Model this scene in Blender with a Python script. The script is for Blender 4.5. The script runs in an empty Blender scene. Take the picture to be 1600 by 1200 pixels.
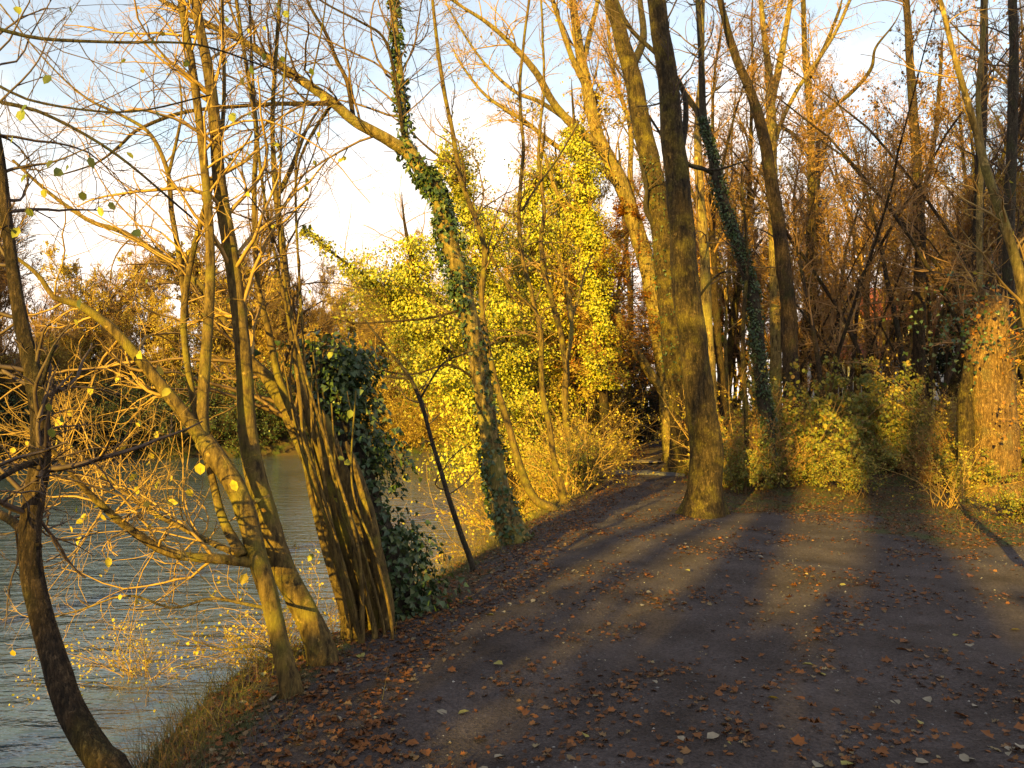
import bpy, math, random
import numpy as np
from mathutils import Vector

# ------------------------------------------------------------------ camera, sky, sun, exposure
scene = bpy.context.scene
COL = scene.collection
F_PX, EYE, PITCH = 1209.0, 1.6, math.radians(1.9)
cam_data = bpy.data.cameras.new('camera')
cam_data.sensor_width = 36.0
cam_data.lens = 36.0 * F_PX / 1600.0
cam_data.clip_start, cam_data.clip_end = 0.05, 3000.0
cam = bpy.data.objects.new('camera', cam_data)
cam.location = (0, 0, EYE)
cam.rotation_euler = (math.radians(90) + PITCH, 0, 0)
COL.objects.link(cam)
scene.camera = cam

SUN_AZ = math.radians(204.8)      # clockwise from +Y: behind the viewer, to the left
SUN_EL = math.radians(12.5)
SUNV = np.array([math.sin(SUN_AZ) * math.cos(SUN_EL), math.cos(SUN_AZ) * math.cos(SUN_EL), math.sin(SUN_EL)])
world = bpy.data.worlds.new('World')
scene.world = world
world.use_nodes = True
wt = world.node_tree
for n in list(wt.nodes):
    wt.nodes.remove(n)
def wn(kind, **kw):
    n = wt.nodes.new(kind)
    for k, v in kw.items():
        setattr(n, k, v)
    return n
w_out = wn('ShaderNodeOutputWorld')
w_bg = wn('ShaderNodeBackground')
w_bg.inputs['Strength'].default_value = 0.05
sky = wn('ShaderNodeTexSky', sky_type='NISHITA', sun_disc=False, sun_elevation=SUN_EL, sun_rotation=SUN_AZ)
sky.air_density = 1.0; sky.dust_density = 0.6; sky.ozone_density = 1.0
w_gain = wn('ShaderNodeVectorMath', operation='MULTIPLY'); w_gain.inputs[1].default_value = (2.0, 1.95, 1.75)
w_tc = wn('ShaderNodeTexCoord')
w_map = wn('ShaderNodeMapping'); w_map.inputs['Scale'].default_value = (1.3, 1.3, 3.2)
w_noise = wn('ShaderNodeTexNoise'); w_noise.inputs['Scale'].default_value = 1.7
w_noise.inputs['Detail'].default_value = 7; w_noise.inputs['Roughness'].default_value = 0.55
w_sep = wn('ShaderNodeSeparateXYZ')
w_hr = wn('ShaderNodeMapRange'); w_hr.inputs[1].default_value = 0.0; w_hr.inputs[2].default_value = 0.5
w_hr.inputs[3].default_value = 0.42; w_hr.inputs[4].default_value = -0.08
w_add = wn('ShaderNodeMath', operation='ADD')
w_ramp = wn('ShaderNodeMapRange', interpolation_type='SMOOTHSTEP'); w_ramp.inputs[1].default_value = 0.50; w_ramp.inputs[2].default_value = 0.72; w_ramp.inputs[3].default_value = 0.22
w_mix = wn('ShaderNodeMix', data_type='RGBA')
w_mix.inputs['B'].default_value = (9.8, 8.5, 7.5, 1)
L = wt.links.new
L(w_tc.outputs['Generated'], w_map.inputs['Vector']); L(w_map.outputs[0], w_noise.inputs['Vector'])
L(w_tc.outputs['Generated'], w_sep.inputs[0]); L(w_sep.outputs['Z'], w_hr.inputs[0])
L(w_noise.outputs['Fac'], w_add.inputs[0]); L(w_hr.outputs[0], w_add.inputs[1])
L(w_add.outputs[0], w_ramp.inputs[0]); L(w_ramp.outputs[0], w_mix.inputs['Factor'])
L(sky.outputs[0], w_gain.inputs[0]); L(w_gain.outputs[0], w_mix.inputs['A']); L(w_mix.outputs['Result'], w_bg.inputs['Color'])
L(w_bg.outputs[0], w_out.inputs['Surface'])

sun_data = bpy.data.lights.new('sun', 'SUN')
sun_data.energy = 5.0
sun_data.angle = math.radians(0.55)
sun_data.color = (1.0, 0.66, 0.08)
sun = bpy.data.objects.new('sun', sun_data)
sun.rotation_euler = Vector(SUNV).to_track_quat('Z', 'Y').to_euler()
COL.objects.link(sun)

scene.render.engine = 'CYCLES'
scene.view_settings.view_transform = 'Standard'
scene.view_settings.look = 'None'
scene.view_settings.exposure = 1.8
scene.view_settings.gamma = 1.0
cy = scene.cycles
cy.max_bounces = 6; cy.diffuse_bounces = 3; cy.glossy_bounces = 3; cy.transmission_bounces = 4
cy.transparent_max_bounces = 8; cy.sample_clamp_indirect = 4.0
cy.caustics_reflective = False; cy.caustics_refractive = False

# ------------------------------------------------------------------ helpers
def P(px, py, d):
    """world point seen at photo pixel (px, py) at forward distance d metres"""
    u, v = (px - 800.0) / F_PX, (600.0 - py) / F_PX
    y = math.cos(PITCH) - math.sin(PITCH) * v
    z = math.sin(PITCH) + math.cos(PITCH) * v
    s = d / y
    return np.array([u * s, d, EYE + z * s])

def norm(a):
    return a / np.maximum(np.linalg.norm(a, axis=-1, keepdims=True), 1e-9)

def tag(o, label=None, cat=None, group=None, kind=None):
    if label: o['label'] = label
    if cat: o['category'] = cat
    if group: o['group'] = group
    if kind: o['kind'] = kind
    return o

def make_mesh(name, verts, faces, mats=(), midx=None, smooth=True):
    """verts (N,3); faces: list of int arrays (M,k)"""
    me = bpy.data.meshes.new(name)
    verts = np.asarray(verts, dtype=np.float32)
    me.vertices.add(len(verts)); me.vertices.foreach_set('co', verts.ravel())
    faces = [np.asarray(f, dtype=np.int32) for f in faces if len(f)]
    tot = np.concatenate([np.full(len(f), f.shape[1], dtype=np.int32) for f in faces])
    li = np.concatenate([f.ravel() for f in faces])
    me.loops.add(len(li)); me.loops.foreach_set('vertex_index', li)
    me.polygons.add(len(tot))
    st = np.concatenate([[0], np.cumsum(tot)[:-1]]).astype(np.int32)
    me.polygons.foreach_set('loop_start', st)
    me.polygons.foreach_set('loop_total', tot)
    if smooth: me.polygons.foreach_set('use_smooth', np.ones(len(tot), dtype=bool))
    if midx is not None: me.polygons.foreach_set('material_index', np.asarray(midx, dtype=np.int32))
    for m in mats: me.materials.append(m)
    me.update(calc_edges=True)
    return me

class Geo:
    """collects batches of verts and faces"""
    def __init__(self): self.v, self.f, self.m, self.n = [], [], [], 0
    def add(self, v, faces, mi=0):
        for f in faces:
            if len(f):
                self.f.append(np.asarray(f) + self.n); self.m.append(np.full(len(f), mi))
        self.v.append(np.asarray(v).reshape(-1, 3)); self.n += len(self.v[-1])
    def mesh(self, name, mats, smooth=True):
        return make_mesh(name, np.concatenate(self.v), self.f, mats, np.concatenate(self.m), smooth)
    def obj(self, name, mats, parent=None, smooth=True):
        if not self.v: return None
        o = bpy.data.objects.new(name, self.mesh(name, mats if isinstance(mats, (list, tuple)) else [mats], smooth))
        COL.objects.link(o)
        if parent is not None:
            o.parent = parent
            o.location = -Vector(parent.location)
        return o

def empty(name, loc):
    o = bpy.data.objects.new(name, None)
    o.empty_display_size = 0.3
    o.location = tuple(float(x) for x in loc)
    COL.objects.link(o)
    return o

def tubes(pts, rad, S, bump=None, cap=True):
    """pts (N,K,3), rad (N,K) -> verts, faces for N tubes with S sides"""
    N, K, _ = pts.shape
    t = np.empty_like(pts)
    t[:, 1:-1] = pts[:, 2:] - pts[:, :-2]; t[:, 0] = pts[:, 1] - pts[:, 0]; t[:, -1] = pts[:, -1] - pts[:, -2]
    t = norm(t)
    ax = norm(pts[:, -1] - pts[:, 0])
    ref = np.where(np.abs(ax[:, 2:3]) < 0.75, np.array([[0, 0, 1.0]]), np.array([[0.0, 1.0, 0]]))
    n = norm(np.cross(t, ref[:, None, :])); b = np.cross(t, n)
    a = np.linspace(0, 2 * np.pi, S, endpoint=False)
    r = rad[:, :, None] * (np.ones((1, 1, S)) if bump is None else bump)
    v = pts[:, :, None, :] + r[..., None] * (np.cos(a)[None, None, :, None] * n[:, :, None, :] + np.sin(a)[None, None, :, None] * b[:, :, None, :])
    base = (np.arange(N) * K * S)[:, None, None]
    k = (np.arange(K - 1) * S)[None, :, None]; s = np.arange(S)[None, None, :]; s2 = (s + 1) % S
    q = np.stack([base + k + s, base + k + s2, base + k + S + s2, base + k + S + s], -1).reshape(-1, 4)
    fs = [q]
    if cap and S > 4:
        fs.append((np.arange(N) * K * S)[:, None] + (K - 1) * S + np.arange(S)[None, :])
        fs.append((np.arange(N) * K * S)[:, None] + np.arange(S)[None, ::-1])
    return v.reshape(-1, 3), fs

def resample(pts, rad, K):
    d = np.concatenate([[0], np.cumsum(np.linalg.norm(np.diff(pts, axis=0), axis=1))])
    x = np.linspace(0, d[-1], K)
    return np.stack([np.interp(x, d, pts[:, i]) for i in range(3)], 1), np.interp(x, d, rad), d[-1]

def smooth_curve(pts, rad, per=6):
    """Catmull-Rom through control points"""
    p = np.vstack([2 * pts[0] - pts[1], pts, 2 * pts[-1] - pts[-2]])
    r = np.concatenate([[rad[0]], rad, [rad[-1]]])
    out, ro = [], []
    for i in range(1, len(p) - 2):
        for j in range(per):
            t = j / per
            a = 2 * p[i] + (p[i + 1] - p[i - 1]) * t + (2 * p[i - 1] - 5 * p[i] + 4 * p[i + 1] - p[i + 2]) * t * t + (-p[i - 1] + 3 * p[i] - 3 * p[i + 1] + p[i + 2]) * t ** 3
            out.append(a / 2); ro.append(r[i] * (1 - t) + r[i + 1] * t)
    out.append(pts[-1]); ro.append(rad[-1])
    return np.array(out), np.array(ro)

def grow(rng, p0, d0, L_, r0, K, wander, up, tip=0.3):
    N = len(p0)
    pts = np.empty((N, K, 3)); pts[:, 0] = p0
    d = norm(d0); step = (L_ / (K - 1))[:, None]
    curl = rng.normal(0, wander * 0.6, (N, 3))
    for k in range(1, K):
        d = norm(d + rng.normal(0, wander, (N, 3)) + curl + np.array([0, 0, up]))
        pts[:, k] = pts[:, k - 1] + d * step
    rad = r0[:, None] * (1 - (1 - tip) * np.linspace(0, 1, K)[None, :])
    return pts, rad

def sprout(rng, pts, rad, n, t0, t1, ang, lf, rf, flat=0.0):
    """n children on every polyline; returns p0, dir, length, r0"""
    N, K, _ = pts.shape
    t = rng.uniform(t0, t1, (N, n)) * (K - 1)
    i = np.minimum(t.astype(int), K - 2); f = (t - i)[..., None]
    I = np.arange(N)[:, None]
    a, b = pts[I, i], pts[I, i + 1]
    p = a * (1 - f) + b * f
    tan = norm(b - a)
    r = rad[I, i] * (1 - f[..., 0]) + rad[I, i + 1] * f[..., 0]
    perp = rng.normal(0, 1, p.shape); perp[..., 2] *= (1 - flat)
    perp = norm(perp - (perp * tan).sum(-1, keepdims=True) * tan)
    an = rng.normal(ang, ang * 0.22, (N, n))[..., None]
    d = tan * np.cos(an) + perp * np.sin(an)
    plen = np.linalg.norm(np.diff(pts, axis=1), axis=2).sum(1)
    Lc = plen[:, None] * lf * rng.uniform(0.55, 1.25, (N, n)) * (1.15 - 0.6 * t / (K - 1))
    rc = np.minimum(r * rf, r * 0.9)
    return p.reshape(-1, 3), d.reshape(-1, 3), Lc.ravel(), rc.ravel()

OVAL = (np.array([[0, 0, 0], [-.34, .28, .10], [-.30, .68, .09], [0, 1, -.05], [.30, .68, .09], [.34, .28, .10]]), [[0, 3, 2, 1], [0, 5, 4, 3]])
IVYL = (np.array([[0, 0, 0], [-.46, .14, .05], [-.24, .60, .06], [0, 1, -.08], [.24, .60, .06], [.46, .14, .05]]), [[0, 3, 2, 1], [0, 5, 4, 3]])
OAK = (np.array([[0, -.12, .02], [-.10, .12, .03], [-.36, .22, .12], [-.26, .40, .06], [-.40, .60, .18], [-.22, .74, .08], [0, 1, .0],
                 [.22, .74, .08], [.38, .58, .2], [.27, .40, .06], [.34, .20, .14], [.10, .12, .03]]), [[0, 6, 5, 4, 3, 2, 1], [0, 11, 10, 9, 8, 7, 6]])

def leaves(rng, pos, d, size, tmpl=OVAL, up=None, curl=0.0):
    """leaf blades at pos pointing along d"""
    tv, tf = tmpl
    N = len(pos)
    d = norm(d)
    up = rng.normal(0, 1, (N, 3)) if up is None else up
    x = norm(np.cross(d, up)); z = np.cross(x, d)
    size = np.broadcast_to(size, (N,))
    t = np.repeat(tv[None], N, 0).copy()
    if curl:
        c = rng.uniform(-curl, curl, (N, 1)); t[:, :, 2] = t[:, :, 2] * (1 + 2 * c) + c * (t[:, :, 1] - .5) ** 2
    t[:, :, 0] *= rng.uniform(.8, 1.2, (N, 1))
    v = pos[:, None, :] + size[:, None, None] * (t[:, :, 0:1] * x[:, None] + t[:, :, 1:2] * d[:, None] + t[:, :, 2:3] * z[:, None])
    f = (np.arange(N) * len(tv))[:, None, None] + np.array(tf)[None]
    return v.reshape(-1, 3), [f.reshape(-1, len(tf[0]))]

# ------------------------------------------------------------------ materials
def new_mat(name):
    m = bpy.data.materials.new(name); m.use_nodes = True
    nt = m.node_tree
    for n in list(nt.nodes): nt.nodes.remove(n)
    out = nt.nodes.new('ShaderNodeOutputMaterial'); bs = nt.nodes.new('ShaderNodeBsdfPrincipled')
    nt.links.new(bs.outputs[0], out.inputs['Surface'])
    return m, nt, bs, out

def N_(nt, kind, **kw):
    n = nt.nodes.new(kind)
    for k, v in kw.items():
        if isinstance(k, str) and k in n.bl_rna.properties.keys(): setattr(n, k, v)
        else: n.inputs[k].default_value = v
    return n

def ramp(nt, src, stops):
    r = nt.nodes.new('ShaderNodeValToRGB')
    e = r.color_ramp.elements
    while len(e) < len(stops): e.new(0.5)
    for el, (p, c) in zip(e, stops): el.position = p; el.color = (*c, 1)
    nt.links.new(src, r.inputs[0])
    return r

def bark(name, dark, mid, moss, moss_amt=0.5, lichen=0.25, scale=1.0, bump=0.5):
    m, nt, bs, out = new_mat(name)
    l = nt.links.new
    tc = N_(nt, 'ShaderNodeTexCoord')
    mp = nt.nodes.new('ShaderNodeMapping'); mp.inputs['Scale'].default_value = (9 * scale, 9 * scale, 2.2 * scale)
    l(tc.outputs['Object'], mp.inputs[0])
    n1 = N_(nt, 'ShaderNodeTexNoise', Scale=2.2, Detail=8.0, Roughness=0.68); l(mp.outputs[0], n1.inputs['Vector'])
    c1 = ramp(nt, n1.outputs['Fac'], [(0.36, dark), (0.60, mid)])
    n2 = N_(nt, 'ShaderNodeTexNoise', Scale=2.6 * scale, Detail=5.0, Roughness=0.6); l(tc.outputs['Object'], n2.inputs['Vector'])
    r2 = nt.nodes.new('ShaderNodeMapRange'); r2.inputs[1].default_value = 0.62 - 0.25 * moss_amt; r2.inputs[2].default_value = 0.78 - 0.25 * moss_amt
    l(n2.outputs['Fac'], r2.inputs[0])
    mx = nt.nodes.new('ShaderNodeMix'); mx.data_type = 'RGBA'; mx.inputs['B'].default_value = (*moss, 1)
    l(r2.outputs[0], mx.inputs['Factor']); l(c1.outputs[0], mx.inputs['A'])
    n3 = N_(nt, 'ShaderNodeTexNoise', Scale=11.0 * scale, Detail=6.0, Roughness=0.5); l(tc.outputs['Object'], n3.inputs['Vector'])
    r3 = nt.nodes.new('ShaderNodeMapRange'); r3.inputs[1].default_value = 0.68 - 0.12 * lichen; r3.inputs[2].default_value = 0.74 - 0.12 * lichen
    l(n3.outputs['Fac'], r3.inputs[0])
    mx2 = nt.nodes.new('ShaderNodeMix'); mx2.data_type = 'RGBA'; mx2.inputs['B'].default_value = (*[c * 1.7 for c in mid], 1)
    l(r3.outputs[0], mx2.inputs['Factor']); l(mx.outputs['Result'], mx2.inputs['A'])
    n4 = N_(nt, 'ShaderNodeTexVoronoi', Scale=6.5); mpv = nt.nodes.new('ShaderNodeVectorMath'); mpv.operation = 'MULTIPLY_ADD'; l(n1.outputs['Color'], mpv.inputs[0]); mpv.inputs[1].default_value = (1.1, 1.1, 1.1); mp4 = nt.nodes.new('ShaderNodeVectorMath'); mp4.operation = 'MULTIPLY'; l(mp.outputs[0], mp4.inputs[0]); mp4.inputs[1].default_value = (1, 1, .45); l(mp4.outputs[0], mpv.inputs[2]); l(mpv.outputs[0], n4.inputs['Vector'])
    nd = N_(nt, 'ShaderNodeTexNoise', Scale=30.0 * scale, Detail=4.0); l(tc.outputs['Object'], nd.inputs['Vector'])
    ad = nt.nodes.new('ShaderNodeMath'); ad.operation = 'MULTIPLY_ADD'; ad.inputs[1].default_value = .9; l(nd.outputs['Fac'], ad.inputs[0]); l(n4.outputs['Distance'], ad.inputs[2])
    cr_ = ramp(nt, ad.outputs[0], [(.5, (1.25, 1.25, 1.25)), (1.1, (.42, .40, .38))])
    mc = nt.nodes.new('ShaderNodeMix'); mc.data_type = 'RGBA'; mc.blend_type = 'MULTIPLY'; mc.inputs['Factor'].default_value = min(1, bump * 1.3); l(mx2.outputs['Result'], mc.inputs['A']); l(cr_.outputs[0], mc.inputs['B'])
    l(mc.outputs['Result'], bs.inputs['Base Color'])
    bs.inputs['Roughness'].default_value = 0.85; bs.inputs['Specular IOR Level'].default_value = 0.25
    bp = N_(nt, 'ShaderNodeBump', Strength=bump, Distance=0.03); l(n1.outputs['Fac'], bp.inputs['Height'])
    bp2 = N_(nt, 'ShaderNodeBump', Strength=bump, Distance=0.03); bp2.invert = True; l(ad.outputs[0], bp2.inputs['Height']); l(bp.outputs[0], bp2.inputs['Normal'])
    l(bp2.outputs[0], bs.inputs['Normal'])
    return m

def leafmat(name, stops, trans=0.35, rough=0.5, spec=0.3):
    m, nt, bs, out = new_mat(name)
    l = nt.links.new
    g = nt.nodes.new('ShaderNodeNewGeometry')
    r = ramp(nt, g.outputs['Random Per Island'], stops)
    tc = N_(nt, 'ShaderNodeTexCoord'); nz = N_(nt, 'ShaderNodeTexNoise', Scale=60.0, Detail=2.0); l(tc.outputs['Object'], nz.inputs['Vector'])
    mr = nt.nodes.new('ShaderNodeMapRange'); mr.inputs[3].default_value = 0.7; mr.inputs[4].default_value = 1.25; l(nz.outputs['Fac'], mr.inputs[0])
    vm = nt.nodes.new('ShaderNodeVectorMath'); vm.operation = 'SCALE'; l(r.outputs[0], vm.inputs[0]); l(mr.outputs[0], vm.inputs['Scale'])
    l(vm.outputs[0], bs.inputs['Base Color'])
    bs.inputs['Roughness'].default_value = rough; bs.inputs['Specular IOR Level'].default_value = spec
    if trans:
        tr = nt.nodes.new('ShaderNodeBsdfTranslucent'); l(vm.outputs[0], tr.inputs['Color'])
        ms = nt.nodes.new('ShaderNodeMixShader'); ms.inputs[0].default_value = trans
        l(bs.outputs[0], ms.inputs[1]); l(tr.outputs[0], ms.inputs[2]); l(ms.outputs[0], out.inputs['Surface'])
    return m

def plain(name, col, rough=0.8, nscale=8.0, var=0.3, bump=0.2, spec=0.3):
    m, nt, bs, out = new_mat(name)
    l = nt.links.new
    tc = N_(nt, 'ShaderNodeTexCoord'); nz = N_(nt, 'ShaderNodeTexNoise', Scale=nscale, Detail=6.0); l(tc.outputs['Object'], nz.inputs['Vector'])
    r = ramp(nt, nz.outputs['Fac'], [(0.3, tuple(c * (1 - var) for c in col)), (0.7, tuple(min(1, c * (1 + var)) for c in col))])
    l(r.outputs[0], bs.inputs['Base Color'])
    bs.inputs['Roughness'].default_value = rough; bs.inputs['Specular IOR Level'].default_value = spec
    b = N_(nt, 'ShaderNodeBump', Strength=bump, Distance=0.02); l(nz.outputs['Fac'], b.inputs['Height']); l(b.outputs[0], bs.inputs['Normal'])
    return m

M = {}
M['bark_hazel'] = bark('bark_hazel', (.028, .018, .007), (.18, .12, .036), (.17, .14, .02), .5, .35, 1.6, .35)
M['bark_grey'] = bark('bark_grey', (.014, .010, .005), (.13, .09, .037), (.24, .19, .03), .55, .45, 1.0, .8)  # moss patches brightened to carry part of the front trunk's sun glow
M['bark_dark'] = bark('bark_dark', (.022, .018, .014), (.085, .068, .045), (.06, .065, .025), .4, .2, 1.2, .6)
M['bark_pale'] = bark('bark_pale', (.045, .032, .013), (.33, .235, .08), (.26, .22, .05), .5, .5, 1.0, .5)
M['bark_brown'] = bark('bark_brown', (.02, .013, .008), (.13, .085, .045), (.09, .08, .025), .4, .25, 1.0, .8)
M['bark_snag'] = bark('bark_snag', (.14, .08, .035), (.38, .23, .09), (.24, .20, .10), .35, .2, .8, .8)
M['bark_far'] = bark('bark_far', (.09, .065, .04), (.22, .165, .10), (.16, .13, .05), .4, .2, .6, .3)
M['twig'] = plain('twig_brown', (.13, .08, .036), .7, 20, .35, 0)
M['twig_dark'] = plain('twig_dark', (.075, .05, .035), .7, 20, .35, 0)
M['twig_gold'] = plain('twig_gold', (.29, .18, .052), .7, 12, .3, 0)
M['twig_red'] = plain('twig_reddish', (.30, .17, .065), .7, 12, .3, 0)
M['leaf_yellow'] = leafmat('leaf_yellow', [(0, (.42, .30, .03)), (.5, (.52, .42, .05)), (.85, (.30, .30, .04)), (1, (.28, .15, .04))])
M['leaf_green'] = leafmat('leaf_green', [(0, (.10, .15, .03)), (.5, (.22, .25, .04)), (1, (.36, .33, .05))])
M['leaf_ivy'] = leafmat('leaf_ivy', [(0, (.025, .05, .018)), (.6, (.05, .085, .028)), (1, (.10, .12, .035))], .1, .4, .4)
M['leaf_ivy_sunlit'] = leafmat('leaf_ivy_sunlit', [(0, (.08, .11, .02)), (.22, (.27, .30, .03)), (.65, (.46, .42, .04)), (1, (.58, .46, .05))], .25, .45, .4)  # sunlit copy of the ivy: the sun's brightness is in the leaf colours
M['leaf_orange'] = leafmat('leaf_orange', [(0, (.30, .10, .02)), (.6, (.48, .20, .03)), (1, (.45, .28, .05))])
M['leaf_shrub'] = leafmat('leaf_shrub', [(0, (.10, .13, .03)), (.5, (.20, .20, .04)), (.8, (.32, .26, .05)), (1, (.25, .12, .03))])
M['leaf_copper'] = leafmat('leaf_copper', [(0, (.26, .13, .03)), (.5, (.36, .22, .05)), (1, (.30, .12, .025))])
M['leaf_gold'] = leafmat('leaf_gold', [(0, (.42, .30, .05)), (.5, (.52, .42, .06)), (1, (.30, .19, .05))])
M['litter'] = leafmat('leaf_litter', [(0, (.06, .026, .012)), (.4, (.13, .052, .018)), (.75, (.24, .09, .025)), (.96, (.17, .12, .06)), (1, (.28, .22, .12))], .1, .6, .25)
M['needle'] = leafmat('needle_dark', [(0, (.015, .03, .015)), (1, (.04, .06, .02))], 0)
# ------------------------------------------------------------------ terrain, path, water
WATER_Z = -1.5
_by = np.array([-200, -60, -30, -18, -10, -4, 0, 3.45, 4.83, 5.86, 7.2, 9.67, 12.9, 19.3, 32, 60, 120, 400.])
_bx = np.array([-210, -64, -36, -25, -16, -7, -2.9, -1.9, -1.85, -1.62, -1.05, -.42, .38, 1.95, 4.4, 12, 30, 110.])
_fy = np.array([-300, -50, 0, 20, 38, 46, 51, 55, 60, 75, 110, 400.])
_fx = np.array([-300, -62, -38, -41, -41, -34, -20, -9, -1.0, 6, 18, 100.])
def bank_x(y): return np.interp(y, _by, _bx)
def far_x(y): return np.interp(y, _fy, _fx)
def sstep(a, b, x):
    t = np.clip((x - a) / (b - a), 0, 1); return t * t * (3 - 2 * t)
def vnoise(x, y, s, seed=0):
    return (np.sin(x * s * 1.3 + 1.7 * np.sin(y * s * .9 + seed)) + np.sin(y * s * 1.1 + 1.3 * np.sin(x * s * 1.2 + seed * 2.1) + seed)) * .5
def height(x, y):
    x = np.asarray(x, float); y = np.asarray(y, float)
    dx = (bank_x(y) + .08 * np.sin(y * 2.1) - x)
    z = -2.3 * np.clip(sstep(-.3, 1.9, dx) * 1.0, 0, 1)
    z = z + .06 * vnoise(x, y, .7, 1) + .03 * vnoise(x, y, 2.3, 2) * sstep(2.2, -.5, dx)
    z = z - .10 * sstep(1.2, 0, dx) * sstep(-1.0, .0, dx)
    far = (far_x(y) - x)
    rise = 2.3 * sstep(-2.0, 1.5, far) + 7.0 * sstep(3, 60, far) + .3 * vnoise(x, y, .25, 3) * sstep(0, 6, far)
    z = z + rise * (far > -2.2)
    z = z + 7.0 * sstep(0, 14, far - 3) * sstep(-14, -4, y) * sstep(48, 30, y) * (far > 0)  # unseen upstream hill, added to shade the lower far bank
    # woods on the right roll gently
    z = z + (.35 * sstep(8, 22, x - bank_x(y)) + .18 * sstep(13.5, 16, y) * sstep(3.2, 5.0, x - bank_x(y))) * 1.0
    z = z + .12 * vnoise(x, y, .35, 5) * sstep(5, 12, x - bank_x(y))
    return z

def ground_at(px, py, lo=2.0, hi=60.0):
    """distance where the view ray through a pixel meets the ground"""
    prev = lo
    for d in np.arange(lo, hi, .02):
        p = P(px, py, d)
        if p[2] <= float(height(p[0], p[1])): return float(d)
    return hi

def graded(lo, hi, c, fine, growth):
    a = [c]; s = fine
    while a[-1] < hi: a.append(a[-1] + s); s = min(s * growth, 25)
    b = [c]; s = fine
    while b[-1] > lo: b.append(b[-1] - s); s = min(s * growth, 25)
    return np.array(b[::-1] + a[1:])
gx = graded(-500, 700, 1.5, .07, 1.022); gy = graded(-250, 900, 6.0, .07, 1.022)
X, Y = np.meshgrid(gx, gy)
Z = height(X, Y)
nx, ny = len(gx), len(gy)
idx = np.arange(nx * ny).reshape(ny, nx)
q = np.stack([idx[:-1, :-1], idx[:-1, 1:], idx[1:, 1:], idx[1:, :-1]], -1).reshape(-1, 4)

def path_mask(X, Y):
    u = X - bank_x(Y)
    wob = .45 * vnoise(X, Y, 1.3, 7) + .12 * vnoise(X, Y, 3.7, 9)
    near = sstep(.25, 1.0, u + wob) * sstep(13.6, 12.2, Y + wob * 2) * sstep(6.6, 5.0, X + wob * 2 - .15 * (Y - 8) * 0 + .35 * np.maximum(0, Y - 9))
    near = np.where(Y < 9, np.maximum(near, sstep(.25, 1.0, u + wob) * sstep(8.2, 7.0, X + wob * 2)), near)
    trail = sstep(.15, .55, u + wob * .6) * sstep(2.9, 2.3, u + wob * .6) * (Y > 8)
    return np.clip(np.maximum(near, trail), 0, 1)

gm, nt, bs, out = new_mat('ground_earth_and_gravel'); l = nt.links.new
at = nt.nodes.new('ShaderNodeAttribute'); at.attribute_name = 'gravel'
tc = N_(nt, 'ShaderNodeTexCoord')
v1 = N_(nt, 'ShaderNodeTexVoronoi', Scale=70.0); l(tc.outputs['Object'], v1.inputs['Vector'])
v2 = N_(nt, 'ShaderNodeTexVoronoi', Scale=170.0); l(tc.outputs['Object'], v2.inputs['Vector'])
nb = N_(nt, 'ShaderNodeTexNoise', Scale=1.6, Detail=6.0, Roughness=.62); l(tc.outputs['Object'], nb.inputs['Vector'])
nf = N_(nt, 'ShaderNodeTexNoise', Scale=45.0, Detail=5.0, Roughness=.7); l(tc.outputs['Object'], nf.inputs['Vector'])
gr = ramp(nt, v1.outputs['Color'], [(0.0, (.036, .031, .031)), (.55, (.086, .072, .071)), (.92, (.125, .104, .100)), (1.0, (.24, .21, .19))])
gd = ramp(nt, nf.outputs['Fac'], [(.35, (.034, .028, .028)), (.7, (.11, .090, .084))])
gmix = nt.nodes.new('ShaderNodeMix'); gmix.data_type = 'RGBA'; gmix.inputs['Factor'].default_value = .55
l(gr.outputs[0], gmix.inputs['A']); l(gd.outputs[0], gmix.inputs['B'])
damp = ramp(nt, nb.outputs['Fac'], [(.32, (.60, .55, .52)), (.68, (1.25, 1.22, 1.25))])
gmul = nt.nodes.new('ShaderNodeMix'); gmul.data_type = 'RGBA'; gmul.blend_type = 'MULTIPLY'; gmul.inputs['Factor'].default_value = 1
l(gmix.outputs['Result'], gmul.inputs['A']); l(damp.outputs[0], gmul.inputs['B'])
soil = ramp(nt, nf.outputs['Fac'], [(.3, (.035, .026, .017)), (.7, (.115, .078, .045))])
moss = ramp(nt, nf.outputs['Fac'], [(.3, (.028, .042, .014)), (.7, (.085, .11, .03))])
mm = nt.nodes.new('ShaderNodeMapRange'); mm.inputs[1].default_value = .47; mm.inputs[2].default_value = .62; l(nb.outputs['Fac'], mm.inputs[0])
sm = nt.nodes.new('ShaderNodeMix'); sm.data_type = 'RGBA'; l(mm.outputs[0], sm.inputs['Factor']); l(soil.outputs[0], sm.inputs['A']); l(moss.outputs[0], sm.inputs['B'])
ad = nt.nodes.new('ShaderNodeMath'); ad.operation = 'MULTIPLY_ADD'; ad.inputs[1].default_value = .7; l(nf.outputs['Fac'], ad.inputs[0])
l(at.outputs['Fac'], ad.inputs[2])
mr = nt.nodes.new('ShaderNodeMapRange'); mr.inputs[1].default_value = .75; mr.inputs[2].default_value = .95; l(ad.outputs[0], mr.inputs[0])
fm = nt.nodes.new('ShaderNodeMix'); fm.data_type = 'RGBA'; l(mr.outputs[0], fm.inputs['Factor']); l(sm.outputs['Result'], fm.inputs['A']); l(gmul.outputs['Result'], fm.inputs['B'])
l(fm.outputs['Result'], bs.inputs['Base Color']); bs.inputs['Roughness'].default_value = .9; bs.inputs['Specular IOR Level'].default_value = .2
b1 = N_(nt, 'ShaderNodeBump', Strength=.7, Distance=.012); l(v1.outputs['Distance'], b1.inputs['Height'])
b2 = N_(nt, 'ShaderNodeBump', Strength=.5, Distance=.006); l(v2.outputs['Distance'], b2.inputs['Height']); l(b1.outputs[0], b2.inputs['Normal'])
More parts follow.
